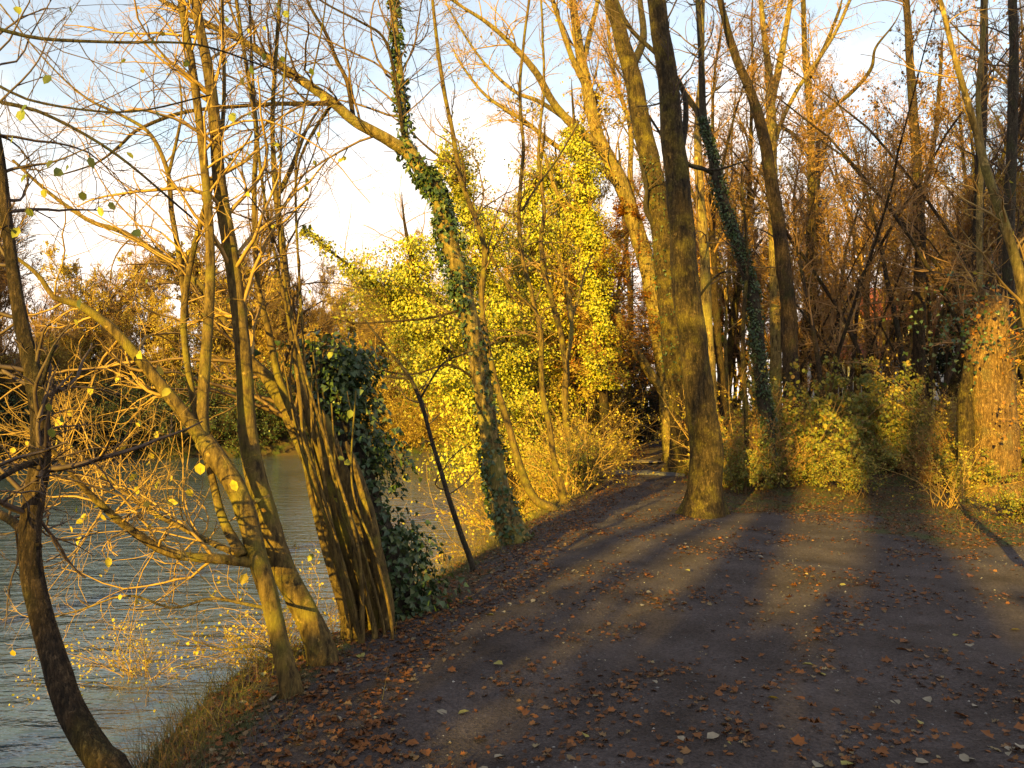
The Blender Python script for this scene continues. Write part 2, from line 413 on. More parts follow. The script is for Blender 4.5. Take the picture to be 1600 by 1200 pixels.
b3 = N_(nt, 'ShaderNodeBump', Strength=.5, Distance=.05); l(nf.outputs['Fac'], b3.inputs['Height']); l(b2.outputs[0], b3.inputs['Normal'])
l(b3.outputs[0], bs.inputs['Normal'])

me = make_mesh('ground', np.stack([X, Y, Z], -1).reshape(-1, 3), [q], [gm])
att = me.attributes.new('gravel', 'FLOAT', 'POINT'); att.data.foreach_set('value', path_mask(X, Y).ravel().astype(np.float32))
ground = bpy.data.objects.new('ground', me); COL.objects.link(ground)
tag(ground, 'gravel clearing and leafy earth bank beside the river', 'ground', kind='structure')

# water
wm, nt, bs, out = new_mat('river_water'); l = nt.links.new
bs.inputs['Base Color'].default_value = (.050, .080, .100, 1); bs.inputs['Roughness'].default_value = .04; bs.inputs['IOR'].default_value = 1.55  # blue body colour makes up for the weak sky reflection
tc = N_(nt, 'ShaderNodeTexCoord'); mp = nt.nodes.new('ShaderNodeMapping'); mp.inputs['Rotation'].default_value = (0, 0, .5); mp.inputs['Scale'].default_value = (.8, 2.2, 1); l(tc.outputs['Object'], mp.inputs[0])
w1 = N_(nt, 'ShaderNodeTexNoise', Scale=1.5, Detail=4.0, Roughness=.55); l(mp.outputs[0], w1.inputs['Vector'])
w2 = N_(nt, 'ShaderNodeTexNoise', Scale=4.2, Detail=3.0, Roughness=.5); l(mp.outputs[0], w2.inputs['Vector'])
w3 = N_(nt, 'ShaderNodeTexNoise', Scale=.16, Detail=2.0); l(tc.outputs['Object'], w3.inputs['Vector'])
c3 = nt.nodes.new('ShaderNodeMapRange'); c3.inputs[1].default_value = .35; c3.inputs[2].default_value = .65; c3.inputs[3].default_value = .35; c3.inputs[4].default_value = 1.0; l(w3.outputs['Fac'], c3.inputs[0])
b1 = N_(nt, 'ShaderNodeBump', Distance=.11); l(w1.outputs['Fac'], b1.inputs['Height']); l(c3.outputs[0], b1.inputs['Strength'])
b2 = N_(nt, 'ShaderNodeBump', Strength=.5, Distance=.018); l(w2.outputs['Fac'], b2.inputs['Height']); l(b1.outputs[0], b2.inputs['Normal']); l(c3.outputs[0], b2.inputs['Strength'])
l(b2.outputs[0], bs.inputs['Normal'])
me = make_mesh('river_water', [[-500, -250, WATER_Z], [120, -250, WATER_Z], [120, 900, WATER_Z], [-500, 900, WATER_Z]], [[[0, 1, 2, 3]]], [wm], smooth=False)
water = bpy.data.objects.new('river_water', me); COL.objects.link(water)
tag(water, 'rippled river reflecting the sky and the dark far bank', 'water', kind='structure')
# ------------------------------------------------------------------ trees traced as space curves
class Tree:
    def __init__(s, name, label, cat='tree', d=None, base=None, seed=0, group=None, ws=.7):
        s.ws = ws
        s.rng = np.random.default_rng(seed)
        s.d = d if d is not None else ground_at(*base)
        s.name, s.label, s.cat, s.group = name, label, cat, group
        s.root = None; s.stems = []; s.ivy = Geo(); s.leaf = Geo(); s.crown = Geo()
        if base is not None:
            p = P(base[0], base[1], s.d); s._root((p[0], s.d, float(height(p[0], s.d))))
    def _root(s, loc):
        s.root = tag(empty(s.name, loc), s.label, s.cat, s.group)
    def stem(s, part, pts, mat, dd=0.0, d=None, ext=0.0, flare=0.0, flareh=.5, grounded=False, S=10, amp=.05, wob=.04, label=None, sub=None, broken=False):
        rng = s.rng
        d0 = s.d if d is None else d
        pts = np.array(pts, float)
        arc = np.concatenate([[0], np.cumsum(np.hypot(*np.diff(pts[:, :2], axis=0).T))]); arc /= arc[-1]
        dep = d0 + dd * arc
        W = np.array([P(a, b, e) for (a, b, _), e in zip(pts, dep)])
        R = pts[:, 2] / 2 / F_PX * dep * s.ws
        if grounded:
            z = float(height(W[0, 0], W[0, 1]))
            low = W[0].copy(); low[2] = min(z, W[0, 2]) - .35
            if W[0, 2] - z > .3:
                mid = W[0].copy(); mid[2] = z; W = np.vstack([mid, W]); R = np.concatenate([[R[0] * 1.1], R])
            W = np.vstack([low, W]); R = np.concatenate([[R[0] * 1.12], R])
            if s.root is None: s._root((W[1, 0], W[1, 1], z))
        if s.root is None: s._root(W[0])
        if ext:
            t = norm(W[-1] - W[-2]); t = norm(t + np.array([0, 0, .35]))
            e1 = W[-1] + t * ext * .5; e2 = e1 + norm(t + np.array([0, 0, .3]) + rng.normal(0, .1, 3)) * ext * .5
            W = np.vstack([W, e1, e2]); R = np.concatenate([R, [R[-1] * .62, .006]])
        c, r = smooth_curve(W, R)
        n = max(10, int(np.linalg.norm(np.diff(c, axis=0), axis=1).sum() / .06)); n = min(n, 140)
        c, r, Ln = resample(c, r, n)
        if wob:
            k = np.arange(n) / n * Ln
            for ax_ in range(3):
                ph = rng.uniform(0, 6.3, 3); c[:, ax_] += wob * r * (np.sin(k * 3.1 + ph[0]) + .6 * np.sin(k * 7.3 + ph[1])) * np.minimum(1, k / .5)
        K = n; a = np.linspace(0, 2 * np.pi, S, endpoint=False)
        bm = np.ones((K, S))
        zz = np.arange(K)[:, None] / K * Ln
        for q_ in range(4):
            bm += amp * .5 * np.sin(a[None] * rng.integers(1, 5) + zz * rng.uniform(1.5, 6) + rng.uniform(0, 6.3))
        bm += rng.normal(0, amp * .35, (K, S))
        if flare:
            h = c[:, 2] - (c[0, 2] + .35); f = np.clip(1 - h / flareh, 0, 1.25)[:, None] ** 2
            lob = np.maximum(0, np.cos(a * 3 + rng.uniform(0, 6)) + .35 * np.cos(a * 5 + rng.uniform(0, 6)))
            bm += flare * f * (.45 + .9 * lob[None])
        v, f = tubes(c[None], r[None], S, bm[None])
        if broken:
            v = v.reshape(K, S, 3); v[-1, :, 2] += rng.uniform(-1, 1, S) * r[-1] * 1.1; v[-2, :, 2] += rng.uniform(-.4, .3, S) * r[-1]; v = v.reshape(-1, 3)
        g = Geo(); g.add(v, f)
        o = g.obj(part, M[mat], s.root)
        if sub is not None:
            o.parent = sub; o.location = (0, 0, 0)
        if label: o['label'] = label
        st = dict(c=c, r=r, L=Ln, o=o); s.stems.append(st)
        return st
    def add_ivy(s, st, t0, t1, dens, thick=.05, size=.06, down=.6, lump=0.0):
        rng = s.rng; n = int(dens * st['L'] * (t1 - t0)); K = len(st['c'])
        t = rng.uniform(t0, t1, n) * (K - 1)
        k = np.minimum(t.astype(int), K - 2); f = (t - k)[:, None]
        c = st['c'][k] * (1 - f) + st['c'][k + 1] * f; tan = norm(st['c'][k + 1] - st['c'][k])
        perp = rng.normal(0, 1, (n, 3)); perp = norm(perp - (perp * tan).sum(1, keepdims=True) * tan)
        z = t / (K - 1) * st['L']
        lm = 1 + lump * np.sin(z * 5 + np.arctan2(perp[:, 1], perp[:, 0]) * 2) * .5 + lump * np.sin(z * 2.1 + 1) * .5
        off = (st['r'][k] + rng.uniform(0, 1, n) ** 1.3 * thick * np.maximum(lm, .1))[:, None]
        pos = c + perp * off
        keep = rng.uniform(0, 1, n) < np.clip(.75 + .6 * np.sin(z * 2.7 + perp[:, 0] * 2) + .3 * np.sin(z * 9), .1, 1)
        pos, perp = pos[keep], perp[keep]; n = len(pos)
        d = norm(perp * .55 + rng.normal(0, .45, (n, 3)) + np.array([0, 0, -down]))
        s.ivy.add(*leaves(rng, pos, d, rng.uniform(.6, 1.25, n) * size, IVYL, up=perp + rng.normal(0, .35, (n, 3))))
    def twigs(s, which=None, dens=3.0, L=.9, lo=.15, levels=2, n2=5, n3=3, ang=.9, up=.03, leaf=0.0, leafsize=.05, r=.35, rmax=.02, wander=.14, lf=.45, dirbias=None, rmin=.0011):
        rng = s.rng; P0, D0, L0, R0 = [], [], [], []
        for st in (which or s.stems):
            K = len(st['c']); n = max(1, int(dens * st['L'] * (1 - lo)))
            t = rng.uniform(lo, 1, n) * (K - 1); k = np.minimum(t.astype(int), K - 2)
            c = st['c'][k]; tan = norm(st['c'][k + 1] - c)
            perp = rng.normal(0, 1, (n, 3)); perp = norm(perp - (perp * tan).sum(1, keepdims=True) * tan)
            a = rng.normal(ang, .2, n)[:, None]
            d = tan * np.cos(a) + perp * np.sin(a)
            if dirbias is not None: d = norm(d + np.array(dirbias))
            P0.append(c); D0.append(d); R0.append(np.minimum(st['r'][k] * r, rmax)); L0.append(L * rng.uniform(.4, 1.4, n) * (1.2 - .5 * t / K))
        P0, D0, L0, R0 = map(np.concatenate, (P0, D0, L0, R0))
        R0 = np.maximum(R0, rmin * 2.2)
        p1, r1 = grow(rng, P0, D0, L0, R0, 10, wander, up); s.crown.add(*tubes(p1, r1, 4))
        ends = [p1]
        if levels > 1:
            p2, r2 = grow(rng, *_sp(sprout(rng, p1, r1, n2, .15, .98, .75, lf, .6), rmin * 1.4), 7, wander * 1.2, up); s.crown.add(*tubes(p2, r2, 3)); ends.append(p2)
        if levels > 2:
            p3, r3 = grow(rng, *_sp(sprout(rng, p2, r2, n3, .15, .98, .75, lf, .6), rmin), 5, wander * 1.3, up); s.crown.add(*tubes(p3, r3, 3)); ends.append(p3)
        if leaf:
            e = ends[-1]; n = int(len(e) * leaf); i = rng.integers(0, len(e), n); k = rng.integers(1, e.shape[1], n)
            pos = e[i, k]; d = rng.normal(0, .6, (n, 3)) + np.array([0, 0, -.9])
            s.leaf.add(*leaves(rng, pos, d, rng.uniform(.6, 1.25, n) * leafsize, OVAL, curl=.4))
    def spots(s, pts, d, size, hang=.02):
        """single leaves the photo shows, each on its own short stalk"""
        rng = s.rng
        for (px, py) in pts:
            p = P(px, py, d * rng.uniform(.96, 1.04)); dr = rng.normal(0, .5, 3) + np.array([0, 0, -1])
            s.leaf.add(*leaves(rng, p[None], dr[None], size * rng.uniform(.8, 1.2), OVAL, up=np.array([[rng.normal(0, .5), -1, .3]]), curl=.5))
            e = p - norm(dr) * hang * 2 + np.array([rng.normal(0, .02), 0, .10]); c = np.stack([p, (p + e) / 2 + rng.normal(0, .004, 3), e])[None]
            s.crown.add(*tubes(c, np.full((1, 3), .0012), 3))
    def finish(s, twig='twig', leaf='leaf_yellow', ivy='leaf_ivy'):
        s.crown.obj('crown', M[twig], s.root)
        s.leaf.obj('leaves', M[leaf], s.root, smooth=False)
        s.ivy.obj('ivy', M[ivy], s.root, smooth=False)
        return s.root

def _sp(a, rmin):
    p, d, L_, r = a
    return p, d, L_, np.maximum(r, rmin)

# --- bank trees on the left
t = Tree('bank_tree', 'leaning mottled tree at the left edge with hanging yellow leaves', d=3.1, seed=1, ws=.78)
s0 = t.stem('trunk', [(185, 1235, 66), (150, 1180, 60), (110, 1110, 54), (85, 1030, 48), (65, 960, 44), (48, 880, 40), (50, 800, 38), (64, 720, 36), (62, 640, 33), (45, 560, 31), (28, 480, 27), (12, 360, 23), (2, 270, 20), (-14, 150, 17)], 'bark_brown', ext=2, grounded=True, S=16, dd=.3, amp=.07)
s1 = t.stem('limb', [(58, 856, 20), (20, 815, 18), (-30, 790, 14), (-90, 760, 10)], 'bark_brown', d=3.2, dd=.4)
s2 = t.stem('limb', [(64, 720, 16), (30, 730, 12), (-20, 760, 8)], 'bark_brown', dd=-.3)
s3 = t.stem('limb', [(66, 600, 9), (76, 565, 8), (86, 540, 6)], 'bark_dark', dd=-.1)
s4 = t.stem('limb', [(2, 160, 9), (70, 178, 7), (180, 240, 6), (300, 340, 4)], 'bark_dark', dd=.2)
s5 = t.stem('limb', [(-10, 130, 6), (60, 160, 5), (200, 175, 4), (330, 148, 3)], 'bark_dark', dd=.2)
s6 = t.stem('limb', [(-20, 40, 8), (60, 60, 7), (180, 66, 6), (310, 70, 4), (430, 110, 3)], 'bark_dark', dd=.3)
t.twigs([s0, s1, s2], dens=14, L=.6, levels=3, n2=5, n3=4, leaf=.02, leafsize=.045, ang=1.2, lo=.3)
t.twigs([s4, s5, s6], dens=9, L=.7, levels=3, n2=4, leaf=.05, leafsize=.045, ang=1.0, lo=.1)
t.spots([(25, 10), (32, 190), (68, 295), (42, 325), (95, 265), (82, 250), (30, 355), (14, 358), (140, 245), (128, 299), (45, 165), (170, 315), (208, 358), (80, 118), (110, 262), (125, 465), (96, 650), (82, 668), (75, 630)], 2.9, .042)
t.finish(twig='twig_dark', leaf='leaf_green')

t = Tree('forked_tree', 'twin trunk tree sprouting from the bank with a long limb reaching left over the water', base=(505, 1035), seed=2)
b = t.stem('trunk', [(505, 1035, 60), (478, 960, 56), (440, 880, 54), (415, 800, 48), (398, 740, 44), (385, 660, 40), (380, 560, 37), (370, 460, 34), (355, 360, 31), (343, 280, 29), (336, 200, 27), (325, 110, 24), (305, 0, 21)], 'bark_hazel', ext=3, grounded=True, S=16, flare=.25, flareh=.35, dd=.1)
a = t.stem('trunk', [(455, 1085, 46), (436, 1000, 40), (420, 930, 40), (402, 870, 42), (388, 810, 44), (368, 760, 44), (340, 720, 46), (318, 690, 44)], 'bark_hazel', d=ground_at(455, 1085), dd=.2, grounded=True, S=16, flare=.25, flareh=.3)
dA = ground_at(455, 1085) + .2
a1 = t.stem('limb', [(322, 695, 34), (290, 650, 28), (255, 607, 26), (225, 570, 25), (190, 530, 23), (158, 500, 20), (120, 475, 17), (85, 465, 13), (60, 430, 10), (25, 402, 8), (-20, 370, 6)], 'bark_hazel', d=dA, dd=-.3, S=12)
a2 = t.stem('limb', [(318, 695, 30), (317, 640, 25), (322, 560, 24), (328, 450, 22), (325, 330, 20), (314, 210, 18), (300, 100, 17), (283, 0, 16)], 'bark_hazel', d=dA, dd=.5, ext=2.5, S=12)
a3 = t.stem('limb', [(378, 868, 26), (348, 810, 19), (330, 740, 16), (305, 640, 16), (291, 560, 15), (287, 490, 15), (298, 410, 14), (316, 340, 12), (340, 250, 11), (350, 150, 9), (347, 0, 8)], 'bark_hazel', d=dA - .15, dd=.9, ext=2, S=10)
a4 = t.stem('limb', [(404, 880, 26), (350, 874, 22), (270, 865, 20), (215, 835, 18), (165, 795, 16), (120, 750, 12), (80, 700, 9), (30, 660, 6)], 'bark_hazel', d=dA - .1, dd=-.7, S=10)
a5 = t.stem('limb', [(385, 872, 18), (330, 848, 14), (285, 825, 12), (230, 795, 11), (160, 740, 9), (100, 690, 7), (40, 640, 5)], 'bark_hazel', d=dA - .1, dd=.8, S=8)
a6 = t.stem('limb', [(292, 500, 12), (280, 400, 13), (268, 330, 12), (262, 270, 11), (235, 210, 9), (190, 180, 7), (130, 150, 5)], 'bark_hazel', d=dA + .3, dd=.4, ext=1, S=8)
a7 = t.stem('limb', [(264, 270, 8), (280, 200, 7), (284, 165, 5), (280, 120, 4)], 'bark_hazel', d=dA + .5, dd=.2, S=8)
a8 = t.stem('limb', [(440, 955, 9), (390, 945, 8), (330, 935, 7), (270, 950, 6), (200, 930, 5), (120, 955, 4), (40, 975, 3)], 'bark_pale', d=dA, dd=-.4, S=6)
a9 = t.stem('limb', [(448, 1030, 7), (400, 1010, 6), (350, 1015, 4), (300, 1000, 3)], 'bark_pale', d=dA, dd=-.3, S=6)
t.twigs([a8, a9], dens=16, L=.4, levels=2, n2=4, leaf=.09, leafsize=.035, ang=.8, lo=.1)
t.twigs([a4, a5], dens=22, L=.9, levels=3, n2=6, n3=4, leaf=.03, leafsize=.045, ang=1.0, lo=.15, up=.02, wander=.17)
t.twigs([a1, a3], dens=11, L=.8, levels=3, n2=5, n3=3, leaf=.03, leafsize=.05, ang=1.1, lo=.2, up=-.01)
t.twigs([b, a2, a6, a7], dens=7, L=1.0, levels=3, n2=5, n3=4, leaf=.012, leafsize=.05, ang=.9, lo=.3)
t.spots([(386, 896), (143, 603), (243, 673), (100, 652), (206, 741), (216, 760), (293, 762), (260, 785), (266, 607), (312, 723), (168, 870), (128, 838), (160, 802), (218, 550), (362, 750)], dA - .25, .065)
t.finish(twig='twig_gold', leaf='leaf_yellow')

t = Tree('coppice_stump', 'ivy clad broken stump wrapped in a bundle of upright sunlit stems', base=(570, 975), seed=3, ws=.8)
c0 = t.stem('trunk', [(618, 960, 92), (600, 880, 88), (570, 800, 84), (545, 720, 80), (525, 640, 76), (508, 555, 66)], 'bark_dark', d=t.d + .3, grounded=True, S=18, amp=.09, broken=True)
def c_st(pts, dd=0., d=-.1, ext=0., mat='bark_hazel', nm='stem'): return t.stem(nm, pts, mat, d=t.d + d, dd=dd, ext=ext, grounded=True, S=9, amp=.08, wob=.12)
cs = [c_st([(560, 975, 44), (545, 890, 40), (520, 800, 38), (487, 730, 34), (455, 655, 30), (420, 595, 26), (395, 570, 24), (365, 525, 20), (335, 480, 18), (300, 435, 15), (250, 398, 13), (190, 362, 11), (140, 345, 9), (75, 300, 7), (20, 250, 5)], dd=.4),
      c_st([(590, 965, 40), (575, 890, 38), (555, 800, 32), (530, 720, 24), (505, 650, 20)], d=-.2),
      c_st([(548, 980, 34), (528, 900, 30), (505, 820, 26), (485, 740, 22), (462, 660, 18), (435, 590, 15), (420, 520, 13), (402, 430, 11), (397, 300, 10), (400, 200, 9), (385, 100, 8), (368, -10, 7)], d=-.25, ext=2),
      c_st([(575, 975, 30), (550, 880, 26), (520, 780, 24), (495, 690, 22), (470, 600, 20), (458, 520, 18), (447, 440, 16), (438, 350, 13), (430, 290, 11), (425, 200, 9), (430, 100, 8), (438, -10, 7)], d=-.15, ext=2),
      c_st([(602, 955, 30), (592, 880, 28), (576, 800, 24), (556, 730, 16), (540, 690, 10)], d=-.3),
      c_st([(540, 975, 22), (520, 900, 16), (498, 820, 12), (480, 740, 10), (470, 640, 8), (455, 520, 7), (430, 400, 6), (405, 250, 6), (393, 80, 5), (390, -10, 5)], d=-.4, ext=1.5),
      c_st([(555, 985, 14), (535, 900, 9), (515, 800, 7), (500, 700, 6), (480, 600, 5), (470, 480, 5), (462, 300, 5), (470, 200, 4), (500, 60, 3), (510, -10, 3)], d=-.5, ext=1),
      c_st([(585, 985, 12), (560, 900, 8), (545, 820, 7), (520, 740, 6), (505, 640, 5)], d=-.5),
      c_st([(565, 985, 10), (560, 860, 7), (520, 720, 6), (470, 560, 5), (440, 400, 5), (440, 200, 4), (452, 0, 3)], d=-.6, ext=1)]
c1 = t.stem('limb', [(437, 300, 11), (452, 270, 10), (466, 235, 8), (480, 200, 6), (500, 168, 4)], 'bark_hazel', d=t.d, dd=.2, S=8)
for k, (aa, bb) in enumerate([((470, 700), (555, 985)), ((510, 700), (600, 985)), ((530, 780), (585, 990)), ((490, 720), (545, 990)), ((550, 760), (612, 975)), ((455, 620), (560, 980))]):
    c_st([(bb[0], bb[1], 7), ((aa[0] + bb[0]) / 2 + 6, (aa[1] + bb[1]) / 2, 5), (aa[0], aa[1], 4), (aa[0] - 30 + 9 * k, aa[1] - 150, 3)], d=-.45 - .03 * k)
t.add_ivy(c0, .0, 1, 2300, .17, .055, lump=.5)
t.add_ivy(dict(c=c0['c'] + np.array([.12, .1, .04]), r=c0['r'], L=c0['L']), .05, 1, 1500, .2, .055, lump=.6)
rr = t.rng; top = c0['c'][-1]; n = 420; pos = top + rr.normal(0, 1, (n, 3)) * [.16, .13, .08]
t.ivy.add(*leaves(rr, pos, rr.normal(0, .6, (n, 3)) + [0, 0, -.5], rr.uniform(.04, .08, n), IVYL, up=(pos - top) + rr.normal(0, .1, (n, 3))))
t.twigs([cs[0], cs[2], cs[3], c1], dens=9, L=1.0, levels=3, n2=6, n3=4, leaf=.012, leafsize=.05, ang=.8, lo=.35)
t.spots([(520, 550), (580, 530), (548, 640), (528, 715), (538, 722), (490, 250), (498, 205), (478, 290), (485, 350), (440, 240), (437, 228), (443, 320), (425, 352), (490, 865), (558, 795), (527, 778), (440, 87), (485, 105), (413, 82)], t.d - .5, .06)
t.finish(twig='twig', leaf='leaf_green')

t = Tree('sapling', 'thin leaning sapling rising from the grassy bank edge by the bright water', base=(740, 893), seed=4, ws=.95)
a = t.stem('trunk', [(740, 893, 10), (722, 840, 9), (702, 780, 8), (690, 740, 8), (675, 690, 7), (660, 635, 7), (640, 590, 6), (605, 545, 4), (570, 500, 3)], 'bark_dark', grounded=True, S=8)
b = t.stem('limb', [(642, 592, 5), (600, 588, 4), (560, 578, 3), (510, 560, 2)], 'bark_dark', S=6)
c = t.stem('limb', [(655, 625, 4), (690, 570, 4), (720, 555, 3), (790, 530, 2)], 'bark_dark', S=6)
t.twigs(dens=6, L=.5, levels=2, n2=4, leaf=.12, leafsize=.05, lo=.35, ang=1)
t.spots([(640, 700), (630, 740), (655, 745), (645, 720), (620, 760), (648, 722)], t.d, .09)
t.finish(leaf='leaf_green')

def bark_ivy(t, st, a=0., b=1., dens=900, th=.06, sz=.06, lump=.3): t.add_ivy(st, a, b, dens, th, sz, lump=lump)

t = Tree('leaning_tree', 'big tree leaning left over the river with ivy leaves up its forked trunk', base=(803, 848), seed=5, ws=.76)
a = t.stem('trunk', [(803, 848, 62), (782, 780, 46), (768, 700, 41), (757, 620, 38), (747, 560, 37), (735, 500, 37), (718, 430, 33), (700, 370, 37), (684, 310, 35), (655, 262, 32), (632, 228, 32)], 'bark_pale', grounded=True, S=18, flare=.3, flareh=.5)
b = t.stem('limb', [(640, 240, 27), (600, 215, 25), (555, 190, 22), (520, 160, 20), (470, 125, 18), (420, 90, 16), (380, 65, 15), (330, 40, 13), (280, 15, 11), (240, -10, 9)], 'bark_pale', dd=-1.2, ext=1.5, S=12)
c = t.stem('limb', [(634, 238, 18), (632, 200, 15), (626, 130, 15), (620, 60, 12), (614, -10, 11)], 'bark_pale', dd=.4, ext=3, S=12)
d_ = t.stem('limb', [(520, 162, 10), (440, 162, 9), (360, 167, 8), (280, 177, 8), (215, 203, 7), (190, 225, 6), (150, 255, 4), (90, 275, 3)], 'bark_brown', d=t.d - .32, dd=-1., S=8)
e = t.stem('limb', [(552, 185, 10), (543, 130, 9), (527, 95, 8), (508, 50, 7), (480, 0, 6)], 'bark_brown', d=t.d - .22, dd=.4, ext=2, S=8)
f = t.stem('limb', [(518, 163, 9), (490, 205, 7), (470, 245, 5), (462, 290, 3)], 'bark_brown', d=t.d - .34, dd=.2, S=8)
g = t.stem('limb', [(632, 225, 9), (617, 120, 7), (600, 60, 6), (565, 35, 5), (500, 0, 4)], 'bark_brown', d=t.d, dd=-.4, ext=1, S=8)
h = t.stem('limb', [(735, 480, 7), (680, 495, 6), (640, 500, 5), (560, 505, 3), (520, 498, 2)], 'bark_brown', d=t.d, dd=-.6, S=6)
i_ = t.stem('limb', [(740, 590, 6), (700, 570, 5), (640, 585, 4), (560, 570, 3)], 'bark_brown', d=t.d, dd=-.9, S=6)
bark_ivy(t, a, .0, .28, 700); bark_ivy(t, a, .28, .62, 300, .03); bark_ivy(t, a, .60, .93, 1100, .08, lump=.6); bark_ivy(t, a, .86, 1, 500, .05)
bark_ivy(t, c, .0, .45, 500, .06)
t.twigs([b, c, d_, e, f, g], dens=6.5, L=1.5, levels=3, n2=6, n3=5, leaf=.006, leafsize=.06, ang=.85, lo=.08, rmax=.016)
t.twigs([h, i_], dens=6, L=.7, levels=2, n2=4, leaf=.1, leafsize=.05, ang=.85, lo=.08)
t.finish()

t = Tree('slender_tree', 'slim curved tree just right of the ivy tree, sweeping out from the bank', base=(864, 798), seed=6)
a = t.stem('trunk', [(866, 797, 22), (838, 782, 19), (818, 745, 18), (800, 685, 16), (778, 610, 15), (760, 535, 14), (752, 465, 13), (758, 400, 13), (748, 355, 12), (722, 285, 11), (706, 200, 10), (690, 120, 9), (676, 0, 7)], 'bark_hazel', grounded=True, ext=3, S=10)
b = t.stem('limb', [(755, 380, 9), (790, 440, 6), (830, 480, 5), (860, 520, 3)], 'bark_hazel', dd=.5, S=6)
t.twigs(dens=4, L=1.2, levels=3, n2=4, n3=3, leaf=.03, leafsize=.06, lo=.25)
t.finish(twig='twig', leaf='leaf_gold')
t = Tree('slender_tree', 'wiry dark stemmed tree with a kinked foot beside the path edge', base=(882, 786), seed=7)
a = t.stem('trunk', [(884, 787, 22), (874, 750, 16), (866, 710, 14), (855, 655, 13), (846, 600, 12), (846, 530, 11), (830, 460, 10), (815, 390, 9), (811, 310, 9), (818, 230, 8), (812, 130, 7), (828, -10, 6)], 'bark_hazel', grounded=True, ext=3, S=10, wob=.2)
b = t.stem('limb', [(815, 330, 6), (840, 290, 5), (870, 250, 4), (905, 190, 3)], 'bark_dark', dd=.3, S=6)
t.twigs(dens=4, L=1.1, levels=3, n2=4, n3=3, leaf=.03, leafsize=.06, lo=.25)
t.finish(twig='twig', leaf='leaf_gold')
t = Tree('slender_tree', 'pale twisted young tree with forking upper stems in front of bright ivy', base=(908, 760), seed=8)
a = t.stem('trunk', [(908, 762, 22), (900, 720, 17), (892, 690, 17), (884, 640, 15), (882, 560, 14), (872, 500, 12), (853, 440, 12), (846, 390, 11), (850, 330, 9), (842, 240, 7), (850, 120, 6), (845, -5, 5)], 'bark_hazel', grounded=True, ext=3, S=10, wob=.3)
b = t.stem('limb', [(884, 570, 11), (893, 520, 10), (890, 470, 9), (880, 430, 8), (872, 400, 6), (860, 380, 4)], 'bark_pale', dd=-.4, S=8)
c = t.stem('limb', [(893, 500, 7), (905, 460, 6), (912, 430, 5), (925, 400, 3)], 'bark_pale', dd=.3, S=8)
t.twigs(dens=5, L=.9, levels=3, n2=4, n3=3, leaf=.03, leafsize=.06, lo=.3)
t.finish(twig='twig_gold', leaf='leaf_gold')

# --- the big trees beside the path
t = Tree('big_tree', 'thick trunk standing alone in front at the path fork, flared mossy foot', base=(1095, 805), seed=9, ws=.66)
a = t.stem('trunk', [(1100, 803, 84), (1100, 770, 80), (1104, 700, 76), (1094, 630, 70), (1086, 560, 66), (1076, 480, 64), (1068, 400, 62), (1060, 300, 58), (1050, 200, 53), (1040, 100, 47), (1025, -5, 42)], 'bark_grey', grounded=True, ext=6, S=28, flare=.5, flareh=.6, amp=.04)
b = t.stem('limb', [(1052, 300, 20), (1072, 165, 13), (1040, 100, 12), (985, 45, 10), (960, -10, 8)], 'bark_dark', d=t.d + .3, dd=.4, ext=1, S=8)
c = t.stem('limb', [(1062, 250, 8), (1085, 262, 7), (1120, 265, 6), (1170, 250, 3)], 'bark_dark', dd=-.3, S=6)
d_ = t.stem('limb', [(1080, 480, 7), (1120, 430, 5), (1150, 425, 3)], 'bark_dark', dd=-.3, S=6)
t.twigs([a, b, c], dens=3, L=1.3, levels=3, n2=5, n3=4, lo=.45, rmax=.02)
t.finish(twig='twig_dark')
t = Tree('big_tree', 'tall thick trunk close behind the front one, leaning left at the top', base=(1066, 742), seed=10, ws=.7)
a = t.stem('trunk', [(1064, 742, 60), (1068, 690, 56), (1062, 620, 52), (1052, 540, 50), (1042, 440, 48), (1028, 320, 48), (1008, 220, 44), (992, 140, 40), (972, 60, 34), (952, -10, 30)], 'bark_grey', grounded=True, ext=6, S=22, flare=.4, flareh=.7, amp=.04)
b = t.stem('limb', [(1036, 370, 12), (1010, 330, 12), (1010, 290, 9), (1000, 250, 7)], 'bark_dark', dd=-.4, S=8)
c = t.stem('limb', [(985, 110, 22), (1005, 60, 16), (1000, 0, 13)], 'bark_dark', dd=.8, ext=3, S=10)
bark_ivy(t, a, .12, .45, 160, .04)
t.twigs(dens=2.5, L=1.4, levels=3, n2=5, n3=4, lo=.4, rmax=.02)
t.finish(twig='twig_dark')
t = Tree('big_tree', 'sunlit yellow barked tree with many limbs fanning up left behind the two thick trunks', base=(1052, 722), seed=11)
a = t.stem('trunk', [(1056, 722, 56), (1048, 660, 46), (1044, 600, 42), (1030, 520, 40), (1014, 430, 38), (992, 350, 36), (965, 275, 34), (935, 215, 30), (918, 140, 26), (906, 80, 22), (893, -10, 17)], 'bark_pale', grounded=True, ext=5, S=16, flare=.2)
L2 = [t.stem('limb', p, 'bark_pale', dd=q, ext=e_, S=10) for p, q, e_ in [
    ([(945, 240, 26), (905, 205, 22), (868, 165, 18), (835, 110, 16), (800, 70, 12), (760, 35, 9), (700, -5, 6)], -1.5, 2),
    ([(920, 140, 18), (898, 100, 14), (880, 50, 12), (862, -5, 9)], -.8, 2),
    ([(910, 100, 14), (925, 40, 12), (935, -5, 9)], .9, 3),
    ([(890, 190, 12), (845, 160, 10), (800, 140, 8), (750, 90, 6), (705, 20, 4)], 1., 1),
    ([(975, 300, 20), (930, 255, 14), (880, 235, 12), (820, 190, 10), (760, 150, 7), (720, 100, 5)], 1.5, 1),
    ([(1000, 380, 14), (985, 280, 13), (985, 200, 11), (960, 120, 9), (950, 40, 7)], 1.2, 2)]]
